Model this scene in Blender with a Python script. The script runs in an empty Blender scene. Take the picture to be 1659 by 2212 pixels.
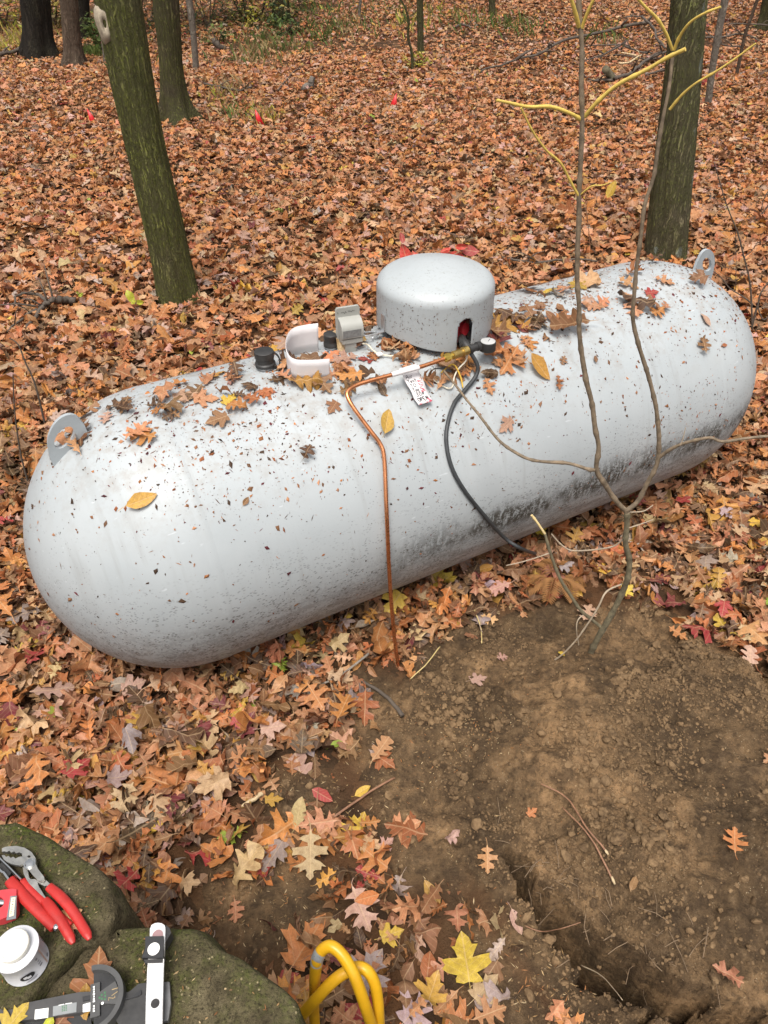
import bpy, bmesh, math, random
import numpy as np
from mathutils import Vector, Matrix, Euler
from mathutils.geometry import tessellate_polygon

random.seed(7); RNG = np.random.default_rng(7)
SC = bpy.context.scene; COL = SC.collection
R = math.radians
# ------------------------------------------------------------------ camera, sky, sun, exposure
CAM_H = 2.1316; PITCH = 0.70037
cd = bpy.data.cameras.new('camera'); cam = bpy.data.objects.new('camera', cd); COL.objects.link(cam)
cd.sensor_fit = 'VERTICAL'; cd.sensor_height = 24.0; cd.lens = 24.0 * 1885.8 / 2560.0
cd.clip_start = 0.02; cd.clip_end = 400
cam.location = (0, 0, CAM_H); cam.rotation_euler = (math.pi / 2 - PITCH, 0, 0); SC.camera = cam
SUN_EL, SUN_AZ = 68, 190          # overcast: a very soft sun, high, a little behind the camera
w = bpy.data.worlds.new('World'); SC.world = w; w.use_nodes = True
nt = w.node_tree; nt.nodes.clear()
sky = nt.nodes.new('ShaderNodeTexSky'); sky.sky_type = 'NISHITA'; sky.sun_disc = False
sky.sun_elevation = R(SUN_EL); sky.sun_rotation = R(SUN_AZ); sky.air_density = 1.0; sky.dust_density = 6.0; sky.ozone_density = 0.6
hsv = nt.nodes.new('ShaderNodeHueSaturation'); hsv.inputs['Saturation'].default_value = 0.30
bg = nt.nodes.new('ShaderNodeBackground'); bg.inputs['Strength'].default_value = 0.10
wo = nt.nodes.new('ShaderNodeOutputWorld')
nt.links.new(sky.outputs[0], hsv.inputs['Color']); nt.links.new(hsv.outputs[0], bg.inputs[0]); nt.links.new(bg.outputs[0], wo.inputs[0])
sl = bpy.data.lights.new('sun', 'SUN'); sl.energy = 1.5; sl.angle = R(22); sl.color = (1.0, 0.95, 0.88)
so = bpy.data.objects.new('sun', sl); COL.objects.link(so)
so.rotation_euler = (R(90 - SUN_EL), 0, R(180 - SUN_AZ))
SC.view_settings.view_transform = 'Standard'; SC.view_settings.look = 'None'
SC.view_settings.exposure = 0.92; SC.view_settings.gamma = 1.0; SC.view_settings.use_curve_mapping = False
SC.render.engine = 'CYCLES'

# ------------------------------------------------------------------ small maths
cp, sp = math.cos(PITCH), math.sin(PITCH)
FD = 1885.8 / 1.157324                       # focal length in the units the photograph was measured in (1659 x 2212)
CAM = np.array([0, 0, CAM_H])
def ray(u, v):
    a, b = (u - 829.5) / FD, -(v - 1106) / FD
    d = np.array([a, cp + b * sp, -sp + b * cp]); return d / np.linalg.norm(d)
def plane(u, v, z):
    d = ray(u, v); return CAM + d * (z - CAM_H) / d[2]
def at_y(u, v, y):
    d = ray(u, v); return CAM + d * y / d[1]
def proj(P):
    P = np.asarray(P, float); q = P - CAM
    z = q[..., 1] * cp - q[..., 2] * sp; yy = q[..., 1] * sp + q[..., 2] * cp
    return 829.5 + FD * q[..., 0] / z, 1106 - FD * yy / z
# tank geometry
TR, TL = 0.475, 1.0335; TYAW = 0.50946
TC = np.array([0.20798, 2.42646, 0.455])
TDv = np.array([math.cos(TYAW), math.sin(TYAW), 0]); TN = np.array([-math.sin(TYAW), math.cos(TYAW), 0])
UP = np.array([0, 0, 1.0])
def capsule_d(P):
    q = P - TC; t = np.clip(q @ TDv, -TL, TL); return np.linalg.norm(q - np.outer(t, TDv) if P.ndim > 1 else q - t * TDv, axis=-1)
def tank(u, v, h=0.0):
    """point on the tank's skin (or h above it) seen in that direction, and the skin's normal"""
    d = ray(u, v); t = 0.5
    for _ in range(200):
        P = CAM + d * t; s = capsule_d(P) - (TR + h)
        if s < 2e-5: break
        t += s
        if t > 8: break
    P = CAM + d * t; q = P - TC; n = q - np.clip(q @ TDv, -TL, TL) * TDv
    return P, n / np.linalg.norm(n)
def tk(u, v, h=0.0): return tank(u, v, h)[0]
def at_lat(u, v, lat):
    d = ray(u, v); t = (lat - (CAM - TC) @ TN) / (d @ TN); return CAM + d * t

_perm = RNG.permutation(65536)
def vnoise(x, y, z=0.0, seed=0):
    x, y, z = np.broadcast_arrays(np.asarray(x, float), np.asarray(y, float), np.asarray(z, float))
    xi, yi, zi = np.floor(x).astype(np.int64), np.floor(y).astype(np.int64), np.floor(z).astype(np.int64)
    f = [x - xi, y - yi, z - zi]; f = [a * a * (3 - 2 * a) for a in f]
    def h(i, j, k):
        return _perm[(_perm[(_perm[(i + seed * 131) & 65535] + j) & 65535] + k) & 65535] / 65535.0
    r = 0
    for i in (0, 1):
        for j in (0, 1):
            for k in (0, 1):
                wgt = (f[0] if i else 1 - f[0]) * (f[1] if j else 1 - f[1]) * (f[2] if k else 1 - f[2])
                r = r + wgt * h(xi + i, yi + j, zi + k)
    return r * 2 - 1
def fbm(x, y, z=0.0, octv=4, seed=0, gain=.5):
    r, a, f = 0, 1.0, 1.0
    for o in range(octv):
        r = r + a * vnoise(np.asarray(x) * f, np.asarray(y) * f, np.asarray(z) * f, seed + o); a *= gain; f *= 2.03
    return r
def sstep(a, b, x):
    t = np.clip((np.asarray(x, float) - a) / (b - a), 0, 1); return t * t * (3 - 2 * t)
def poly_sd(px, py, poly):
    """signed distance to a polygon (negative inside), vectorised"""
    px, py = np.asarray(px, float), np.asarray(py, float)
    d = np.full(px.shape, 1e9); ins = np.zeros(px.shape, bool); n = len(poly)
    for i in range(n):
        ax, ay = poly[i]; bx, by = poly[(i + 1) % n]
        ex, ey = bx - ax, by - ay; t = np.clip(((px - ax) * ex + (py - ay) * ey) / (ex * ex + ey * ey + 1e-12), 0, 1)
        d = np.minimum(d, np.hypot(px - ax - t * ex, py - ay - t * ey))
        c = ((ay > py) != (by > py)) & (px < ex * (py - ay) / (ey if abs(ey) > 1e-12 else 1e-12) + ax); ins ^= c
    return np.where(ins, -d, d)
def line_d(px, py, pts):
    """distance to a polyline and the position along it 0..1"""
    d = np.full(np.shape(px), 1e9); s = np.zeros(np.shape(px)); n = len(pts) - 1
    for i in range(n):
        (ax, ay), (bx, by) = pts[i], pts[i + 1]; ex, ey = bx - ax, by - ay
        t = np.clip(((px - ax) * ex + (py - ay) * ey) / (ex * ex + ey * ey), 0, 1)
        q = np.hypot(px - ax - t * ex, py - ay - t * ey); m = q < d
        d = np.where(m, q, d); s = np.where(m, (i + t) / n, s)
    return d, s

# ------------------------------------------------------------------ terrain
def g2(pts): return [tuple(plane(u, v, 0)[:2]) for u, v in pts]
DIRT = g2([(905, 1400), (1000, 1335), (1140, 1300), (1270, 1300), (1400, 1290), (1470, 1340), (1560, 1420), (1640, 1440), (1760, 1500),
           (1900, 1800), (1900, 2500), (1250, 2500), (1180, 2170), (1080, 2020), (1010, 1880), (930, 1740), (870, 1600), (850, 1480)])
BARE = [g2([(900, 1500), (1000, 1900), (880, 1900), (800, 1640), (760, 1450)]), g2([(480, 1900), (620, 1880), (690, 1930), (660, 2010), (560, 2050), (470, 1990)]),
        g2([(600, 1700), (690, 1690), (700, 1760), (610, 1770)]), g2([(1010, 2000), (1190, 2240), (1120, 2260), (1010, 2110)])]
TRENCH = g2([(1078, 1850), (1118, 1900), (1160, 1956), (1216, 2012), (1270, 2062), (1328, 2102), (1394, 2136), (1462, 2192), (1560, 2310)])
TRENCH2 = g2([(1360, 2230), (1450, 2190), (1560, 2225), (1700, 2260)])
PIT = g2([(1640, 1450), (1720, 1530)])
def dirt_mask(x, y):
    wob = .05 * fbm(np.asarray(x) * 7, np.asarray(y) * 7, 0, 3, 3)
    return 1 - sstep(-.06, .05, poly_sd(x, y, DIRT) + wob)
def gz(x, y, fine=True):
    x, y = np.asarray(x, float), np.asarray(y, float)
    far = sstep(3.0, 7.0, y)
    z = .07 * far * fbm(x * .35, y * .35, 0, 2, 11) + .045 * np.clip(y - 15, 0, 60) * (.55 + .45 * sstep(-6, 5, x))
    z = z + .02 * fbm(x * 1.3, y * 1.3, 0, 2, 21) * sstep(1.0, 3.0, y)
    near = (y < 3.5) & (x > -.6)
    if np.any(near):
        D = dirt_mask(x, y)
        m = .13 * np.exp(-(((x - 1.05) / .55) ** 2 + ((y - 1.12) / .45) ** 2)) + .05 * np.exp(-(((x - .62) / .22) ** 2 + ((y - 1.42) / .2) ** 2))
        m = m + D * (.034 * fbm(x * 4, y * 4, 0, 3, 31) + .020 * np.abs(fbm(x * 7 + y * 3, y * 9, 0, 2, 36)))
        if fine:
            rid = np.abs(fbm(x * 16, y * 16, 0, 3, 41))
            rough = .35 + .65 * sstep(-.25, .35, fbm(x * 3.1, y * 3.1, 0, 2, 45))
            m = m + D * (.010 * fbm(x * 19, y * 19, 0, 2, 51) - .007 * rid + rough * (.0085 * np.abs(fbm(x * 44, y * 44, 0, 2, 61)) + .0050 * fbm(x * 85, y * 85, 0, 1, 63)))
        wx, wy = x + .012 * vnoise(x * 11, y * 11, 0, 71) + .016 * vnoise(x * 36, y * 36, 0, 72) + .006 * vnoise(x * 90, y * 90, 0, 75), y + .012 * vnoise(x * 11, y * 11, 0, 73) + .016 * vnoise(x * 36, y * 36, 0, 74) + .006 * vnoise(x * 90, y * 90, 0, 76)
        for T, wd, dep in ((TRENCH, .047, .62), (TRENCH2, .020, .16)):
            d, s = line_d(wx, wy, T)
            ww = wd * (.40 + .60 * sstep(0, .45, s))
            m = m - dep * sstep(0.0, .16, s) * (1 - sstep(ww * .70, ww * 1.18, d))
            m = m + .022 * np.exp(-((d - ww * 2.2) / .035) ** 2)
        d, s = line_d(wx, wy, PIT)
        m = m - .16 * (1 - sstep(.02, .09, d))
        z = z + m * near
    return z
def gpt(u, v, dz=0.0):
    z = 0.0
    for _ in range(12):
        P = plane(u, v, z + dz); z = float(gz(P[0], P[1], False))
    return plane(u, v, z + dz)

# ------------------------------------------------------------------ materials
def srgb(h):
    c = [int(h[i:i + 2], 16) / 255 for i in (0, 2, 4)]
    return tuple(x / 12.92 if x <= .04045 else ((x + .055) / 1.055) ** 2.4 for x in c) + (1,)
class NT:
    def __init__(s, name):
        s.m = bpy.data.materials.new(name); s.m.use_nodes = True; s.t = s.m.node_tree; s.t.nodes.clear()
        s.out = s.n('ShaderNodeOutputMaterial'); s.b = s.n('ShaderNodeBsdfPrincipled'); s.l(s.b.outputs[0], s.out.inputs[0])
    def n(s, t, **k):
        x = s.t.nodes.new(t)
        for a, b in k.items(): setattr(x, a, b)
        return x
    def l(s, a, b): s.t.links.new(a, b)
    def co(s, which='Object', scale=None):
        o = s.n('ShaderNodeTexCoord').outputs[which]
        if scale is not None:
            mp = s.n('ShaderNodeMapping'); mp.inputs['Scale'].default_value = scale; s.l(o, mp.inputs[0]); o = mp.outputs[0]
        return o
    def noise(s, vec, scale, detail=4, rough=.55, out='Fac', dist=0.0):
        x = s.n('ShaderNodeTexNoise'); x.inputs['Scale'].default_value = scale; x.inputs['Detail'].default_value = detail
        x.inputs['Roughness'].default_value = rough; x.inputs['Distortion'].default_value = dist
        if vec is not None: s.l(vec, x.inputs['Vector'])
        return x.outputs[out]
    def ramp(s, fac, stops, interp='LINEAR'):
        x = s.n('ShaderNodeValToRGB'); x.color_ramp.interpolation = interp; e = x.color_ramp.elements
        while len(e) < len(stops): e.new(.5)
        for i, (p, c) in enumerate(stops):
            e[i].position = p; e[i].color = c if isinstance(c, tuple) and len(c) == 4 else (c[0], c[1], c[2], 1) if isinstance(c, tuple) else (c, c, c, 1)
        s.l(fac, x.inputs[0]); return x.outputs[0]
    def mix(s, fac, a, b, blend='MIX'):
        x = s.n('ShaderNodeMix', data_type='RGBA', blend_type=blend)
        for i, val in ((0, fac), (6, a), (7, b)):
            if hasattr(val, 'is_linked') or hasattr(val, 'links'): s.l(val, x.inputs[i])
            elif i == 0: x.inputs[0].default_value = val
            else: x.inputs[i].default_value = val if len(val) == 4 else tuple(val) + (1,)
        return x.outputs[2]
    def math(s, op, a, b=None, clamp=False):
        x = s.n('ShaderNodeMath', operation=op); x.use_clamp = clamp
        for i, val in ((0, a), (1, b)):
            if val is None: continue
            if hasattr(val, 'links'): s.l(val, x.inputs[i])
            else: x.inputs[i].default_value = val
        return x.outputs[0]
    def bump(s, h, strength=.3, dist=.01, prev=None):
        x = s.n('ShaderNodeBump'); x.inputs['Strength'].default_value = strength; x.inputs['Distance'].default_value = dist
        s.l(h, x.inputs['Height'])
        if prev is not None: s.l(prev, x.inputs['Normal'])
        return x.outputs[0]
    def set(s, col=None, rough=None, metal=None, normal=None, spec=None):
        for k, val in (('Base Color', col), ('Roughness', rough), ('Metallic', metal), ('Normal', normal), ('Specular IOR Level', spec)):
            if val is None: continue
            if hasattr(val, 'links'): s.l(val, s.b.inputs[k])
            else: s.b.inputs[k].default_value = (tuple(val) + (1,))[:4] if k == 'Base Color' else val
        return s.m
_pl = {}
def plain(name, col, rough=.5, metal=0.0, var=.12, scale=40, bump=0.0, spec=.5):
    """a simple surface with a little procedural mottling, wear in the gloss and fine relief"""
    if name in _pl: return _pl[name]
    k = NT(name); c = k.co('Object'); n1 = k.noise(c, scale, 5, .6)
    lo = tuple(x * (1 - var) for x in col[:3]); hi = tuple(min(1, x * (1 + var)) for x in col[:3])
    rr = k.ramp(k.noise(c, scale * 1.7, 4), [(.3, max(.03, rough - .1)), (.7, min(1, rough + .1))])
    nn = k.bump(k.noise(c, scale * 6, 3), .25, bump) if bump else None
    _pl[name] = k.set(k.ramp(n1, [(.3, lo), (.7, hi)]), rr, metal, nn, spec)
    return _pl[name]

def leaf_mat(name, single):
    k = NT(name)
    if single: col = k.n('ShaderNodeObjectInfo').outputs['Color']
    else: col = k.n('ShaderNodeAttribute', attribute_name='leaf_col').outputs['Color']
    lu = k.n('ShaderNodeAttribute', attribute_name='leaf_uv').outputs['Vector']
    sx = k.n('ShaderNodeSeparateXYZ'); k.l(lu, sx.inputs[0])
    ax = k.math('ABSOLUTE', sx.outputs[0])
    mid = k.ramp(ax, [(.006, 1.0), (.022, 0.0)])
    sv = k.math('FRACT', k.math('ADD', k.math('MULTIPLY', sx.outputs[1], 6.5), k.math('MULTIPLY', ax, -5.0)))
    vein = k.ramp(k.math('ABSOLUTE', k.math('SUBTRACT', sv, .5)), [(.03, 1.0), (.10, 0.0)])
    vv = k.math('MAXIMUM', mid, k.math('MULTIPLY', vein, .45))
    c = k.co('Object')
    blot = k.noise(lu, 7, 4, .65); fine = k.noise(lu, 38, 3, .6)
    c1 = k.mix(k.ramp(blot, [(.42, 0.0), (.72, .55)]), col, (.16, .075, .03), 'MIX')
    c1 = k.mix(k.ramp(fine, [(.35, 0.22), (.6, 0.0)]), c1, (.06, .03, .015))
    c1 = k.mix(k.math('MULTIPLY', vv, .35), c1, (.62, .44, .25))
    rg = k.ramp(k.noise(lu, 5, 3), [(.3, .42), (.7, .72)])
    k.set(c1, rg, 0, k.bump(k.math('ADD', k.math('MULTIPLY', vv, -.6), k.math('MULTIPLY', fine, .5)), .35, .0015), .35)
    tr = k.n('ShaderNodeBsdfTranslucent'); k.l(c1, tr.inputs[0])
    mx = k.n('ShaderNodeMixShader'); mx.inputs[0].default_value = .16
    k.l(k.b.outputs[0], mx.inputs[1]); k.l(tr.outputs[0], mx.inputs[2]); k.l(mx.outputs[0], k.out.inputs[0])
    return k.m
M_LEAF1 = leaf_mat('dry_leaf', True); M_LEAFN = leaf_mat('dry_leaf_mass', False)

def tank_mat(dome=False):
    k = NT('tank_paint_dome' if dome else 'tank_paint'); c = k.co('Object')
    sx = k.n('ShaderNodeSeparateXYZ'); k.l(c, sx.inputs[0]); X, Y, Z = sx.outputs
    big = k.noise(c, 3.0, 4, .55); cl = k.noise(c, 9, 5, .6)
    base = k.ramp(big, [(.3, (.350, .378, .388)), (.7, (.398, .424, .432))])
    base = k.mix(k.ramp(cl, [(.5, 0.0), (.8, .25)]), base, (.40, .42, .42))
    if dome:
        base = k.mix(k.ramp(k.noise(c, 70, 4, .7), [(.55, 0.0), (.72, .5)]), base, (.30, .30, .28))
        base = k.mix(k.math('MULTIPLY', k.ramp(k.noise(c, 120, 4, .75), [(.60, 0.0), (.66, 1.0)]), k.ramp(k.noise(c, 7, 3), [(.4, .1), (.6, .8)])), base, (.12, .11, .09))
        k.set(base, k.ramp(cl, [(.3, .34), (.7, .50)]), 0, k.bump(k.noise(c, 160, 2), .08, .002), .5); return k.m
    # fine dirt specks and hair-like fibres stuck to the paint, thicker towards the foot and on the crown
    def specks(scale, lo, hi, vec=c): 
        v = k.n('ShaderNodeTexVoronoi'); v.inputs['Scale'].default_value = scale; k.l(vec, v.inputs['Vector'])
        return k.math('MULTIPLY', k.ramp(v.outputs['Distance'], [(lo, 1.0), (hi, 0.0)]), k.math('GREATER_THAN', k.noise(vec, scale * .31, 2), .5))
    st = k.co('Object', (1, .55, .55))
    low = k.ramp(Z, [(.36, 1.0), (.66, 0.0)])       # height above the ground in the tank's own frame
    s1 = specks(95, .13, .24); s2 = specks(150, .26, .40, k.co('Object', (.5, 1, 1)))
    base = k.mix(k.math('MULTIPLY', k.math('MULTIPLY', s1, k.ramp(k.noise(c, 5, 4, .7), [(.48, 0.0), (.66, 1.0)])), .7), base, (.06, .05, .04))
    base = k.mix(k.math('MULTIPLY', k.math('MULTIPLY', s2, low), .9), base, (.05, .042, .035))
    # splashed soil round the foot and the mildew band on the far half of the front side
    grime = k.noise(k.co('Object', (6, 26, 26)), 1.0, 6, .72)
    wv = k.noise(c, 2.2, 3, .5)
    zz = k.math('ADD', Z, k.math('MULTIPLY', k.math('SUBTRACT', wv, .5), .12))
    band = k.math('MULTIPLY', k.ramp(zz, [(.36, 0.0), (.41, 1.0)]), k.ramp(zz, [(.46, 1.0), (.535, 0.0)]))
    side = k.math('MULTIPLY', k.ramp(k.math('MULTIPLY', k.math('ADD', X, 1.5), .3333), [(.30, 0.0), (.47, 1.0)]), k.ramp(k.math('ADD', Y, .5), [(.45, 1.0), (.5, 0.0)]))
    streak = k.math('ADD', k.math('MULTIPLY', k.noise(k.co('Object', (60, 40, 22)), 1.0, 5, .7), .6), k.math('MULTIPLY', k.noise(c, 130, 3, .7), .4))
    gap = k.ramp(k.noise(c, 4.0, 4, .65), [(.40, .10), (.53, 1.0)])
    bandf = k.math('MULTIPLY', k.math('MULTIPLY', k.math('MULTIPLY', band, side), gap), k.ramp(streak, [(.43, .05), (.52, 1.0)]), True)
    base = k.mix(k.math('MULTIPLY', bandf, .95), base, (.036, .030, .020))
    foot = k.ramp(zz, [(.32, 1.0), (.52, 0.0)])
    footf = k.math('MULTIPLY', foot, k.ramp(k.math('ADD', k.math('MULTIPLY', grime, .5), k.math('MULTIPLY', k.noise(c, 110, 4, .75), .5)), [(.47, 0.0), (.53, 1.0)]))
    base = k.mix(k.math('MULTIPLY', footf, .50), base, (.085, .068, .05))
    runs = k.ramp(k.noise(k.co('Object', (34, 2.2, 2.6)), 1.0, 4, .6), [(.52, 0.0), (.70, .30)])
    base = k.mix(k.math('MULTIPLY', runs, k.ramp(k.noise(c, 2.5, 3), [(.40, 0.0), (.6, 1.0)])), base, (.20, .19, .17))
    crown = k.math('MULTIPLY', k.ramp(Z, [(.70, 0.0), (.92, 1.0)]), k.ramp(k.noise(c, 16, 6, .75), [(.48, 0.0), (.66, .55)]))
    base = k.mix(crown, base, (.26, .22, .18))
    scr = k.ramp(k.noise(k.co('Object', (14, 60, 60)), 1.0, 2, .5), [(.72, 0.0), (.76, .25)])
    base = k.mix(scr, base, (.70, .73, .75))
    rg = k.ramp(cl, [(.3, .40), (.7, .56)])
    rg = k.mix(bandf, rg, (.8, .8, .8))
    nb = k.bump(k.noise(c, 120, 3, .6), .10, .002); nb = k.bump(bandf, .3, .002, nb)
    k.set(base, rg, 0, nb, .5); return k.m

def soil_mat():
    k = NT('forest_soil'); c = k.co('Object')
    a = k.n('ShaderNodeAttribute', attribute_name='dirt').outputs['Fac']
    n1 = k.noise(c, 2.6, 5, .6); n2 = k.noise(c, 14, 6, .7); n3 = k.noise(c, 90, 5, .7)
    d = k.ramp(n1, [(.36, (.080, .051, .027)), (.50, (.150, .094, .048)), (.62, (.30, .182, .090))])
    d = k.mix(k.ramp(n2, [(.40, .7), (.6, 0.0)]), d, (.050, .033, .020))
    d = k.mix(k.ramp(n3, [(.57, 0.0), (.75, .5)]), d, (.20, .145, .085))
    v = k.n('ShaderNodeTexVoronoi'); v.inputs['Scale'].default_value = 130; k.l(c, v.inputs['Vector'])
    d = k.mix(k.math('MULTIPLY', k.ramp(v.outputs['Distance'], [(.10, 1.0), (.2, 0.0)]), k.math('GREATER_THAN', n2, .56)), d, (.36, .29, .19))
    n4 = k.noise(c, 42, 5, .75)
    d = k.mix(k.ramp(n4, [(.38, .65), (.50, 0.0)]), d, (.044, .029, .017)); d = k.mix(k.ramp(n4, [(.54, 0.0), (.70, .5)]), d, (.23, .155, .088))
    vl = k.n('ShaderNodeTexVoronoi'); vl.inputs['Scale'].default_value = 17; vl.inputs['Randomness'].default_value = 1.0
    wv = k.n('ShaderNodeVectorMath', operation='MULTIPLY_ADD'); k.l(k.noise(c, 9, 3, .6, 'Color'), wv.inputs[0]); wv.inputs[1].default_value = (.12, .12, .12); k.l(c, wv.inputs[2]); k.l(wv.outputs[0], vl.inputs['Vector'])
    sv_ = k.n('ShaderNodeSeparateXYZ'); k.l(vl.outputs['Color'], sv_.inputs[0])
    h = k.ramp(sv_.outputs[0], [(0, (.050, .028, .015)), (.3, (.14, .066, .028)), (.6, (.26, .115, .045)), (.85, (.36, .17, .075)), (1, (.10, .05, .025))])
    h = k.mix(k.ramp(vl.outputs['Distance'], [(.025, 0.0), (.06, .75)]), h, (.03, .018, .010))
    col = k.mix(a, h, d)
    nb = k.bump(n2, .7, .02); nb = k.bump(n4, .8, .010, nb); nb = k.bump(n3, .9, .008, nb); nb = k.bump(k.noise(c, 260, 3, .7), .5, .002, nb)
    k.set(col, .9, 0, nb, .15); return k.m

def bark_mat(name, base, dark, moss, mossy, zs=.16, sc=26, lichen=0.0, crack=1.0):
    k = NT(name); c = k.co('Object')
    wob = k.noise(c, 9, 3, .6, 'Color'); mv = k.n('ShaderNodeVectorMath', operation='MULTIPLY_ADD'); k.l(wob, mv.inputs[0]); mv.inputs[1].default_value = (.05, .05, .05); k.l(c, mv.inputs[2])
    mp = k.n('ShaderNodeMapping'); mp.inputs['Scale'].default_value = (1, 1, zs); k.l(mv.outputs[0], mp.inputs[0]); v = mp.outputs[0]
    n = k.noise(v, sc, 5, .6); n2 = k.noise(c, 4, 4, .6); n3 = k.noise(c, 70, 4, .7); nb_ = k.noise(v, sc * 2.2, 3, .6)
    cr = k.ramp(k.math('ABSOLUTE', k.math('SUBTRACT', n, .5)), [(.0, 1.0), (.035, .8), (.095, 0.0)])       # furrows between the bark plates
    cr2 = k.ramp(k.math('ABSOLUTE', k.math('SUBTRACT', nb_, .5)), [(.0, .8), (.06, 0.0)])
    cf = k.math('MULTIPLY', k.math('MAXIMUM', cr, cr2), crack)
    col = k.ramp(k.noise(v, sc * 1.3, 4, .7), [(.30, tuple(x * .62 for x in base)), (.52, base), (.72, tuple(min(1, x * 1.6) for x in base))])
    f = k.math('MULTIPLY', k.ramp(n2, [(.5 - .35 * mossy, 0.0), (.72 - .35 * mossy, 1.0)]), k.ramp(n3, [(.3, .2), (.62, 1.0)]))
    col = k.mix(k.math('MULTIPLY', f, min(1, mossy * 1.15)), col, k.ramp(n3, [(.3, tuple(x * .45 for x in moss)), (.7, tuple(x * 1.5 for x in moss))]))
    if lichen:
        vv = k.n('ShaderNodeTexVoronoi'); vv.inputs['Scale'].default_value = 7; k.l(k.co('Object', (1, 1, .6)), vv.inputs['Vector'])
        lf = k.math('MULTIPLY', k.ramp(k.math('ADD', vv.outputs['Distance'], k.math('MULTIPLY', n3, .25)), [(.26, 1.0), (.34, 0.0)]), k.math('GREATER_THAN', n2, .48))
        col = k.mix(k.math('MULTIPLY', lf, lichen), col, (.30, .33, .28))
    col = k.mix(k.math('MULTIPLY', cf, .85), col, dark)
    k.set(col, .9, 0, k.bump(n3, .5, .004, k.bump(k.math('MULTIPLY', cf, -1.0), .9, .014)), .15); return k.m

# ------------------------------------------------------------------ object helpers
def link(o, parent=None):
    COL.objects.link(o)
    if parent is not None: o.parent = parent
    return o
def tag(o, label=None, cat=None, group=None, kind=None):
    for a, b in (('label', label), ('category', cat), ('group', group), ('kind', kind)):
        if b: o[a] = b
    return o
def empty(name, loc, label, cat, group=None, rot=None):
    o = bpy.data.objects.new(name, None); COL.objects.link(o); o.location = Vector(loc); o.empty_display_size = .05
    if rot is not None: o.rotation_euler = rot
    return tag(o, label, cat, group)
def local(parent, P):
    """world points into the frame of a thing that stands at its own base"""
    return np.asarray(P, float) - np.array(parent.location) if parent is not None else np.asarray(P, float)
def mesh_from(name, verts, faces, mats, smooth=True, attrs=None, mi=None):
    me = bpy.data.meshes.new(name); me.from_pydata([tuple(map(float, v)) for v in verts], [], [tuple(map(int, f)) for f in faces])
    for m in (mats if isinstance(mats, (list, tuple)) else [mats]): me.materials.append(m)
    if smooth: me.polygons.foreach_set('use_smooth', [True] * len(me.polygons))
    if mi is not None: me.polygons.foreach_set('material_index', mi)
    me.update(); return me
def tri_mesh(name, V, F, mat, smooth=True):
    """big triangle meshes straight from arrays"""
    me = bpy.data.meshes.new(name); V = np.ascontiguousarray(V, np.float32); F = np.ascontiguousarray(F, np.int32)
    nf, kk = F.shape
    me.vertices.add(len(V)); me.vertices.foreach_set('co', V.ravel())
    me.loops.add(nf * kk); me.loops.foreach_set('vertex_index', F.ravel())
    me.polygons.add(nf); me.polygons.foreach_set('loop_start', np.arange(0, nf * kk, kk, dtype=np.int32))
    me.polygons.foreach_set('loop_total', np.full(nf, kk, np.int32))
    me.polygons.foreach_set('use_smooth', np.full(nf, smooth, bool))
    me.materials.append(mat); me.update(calc_edges=True); return me
def attr(me, name, typ, data):
    a = me.attributes.new(name, typ, 'POINT')
    key = {'FLOAT': 'value', 'FLOAT_VECTOR': 'vector', 'FLOAT_COLOR': 'color'}[typ]
    a.data.foreach_set(key, np.ascontiguousarray(data, np.float32).ravel())
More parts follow.
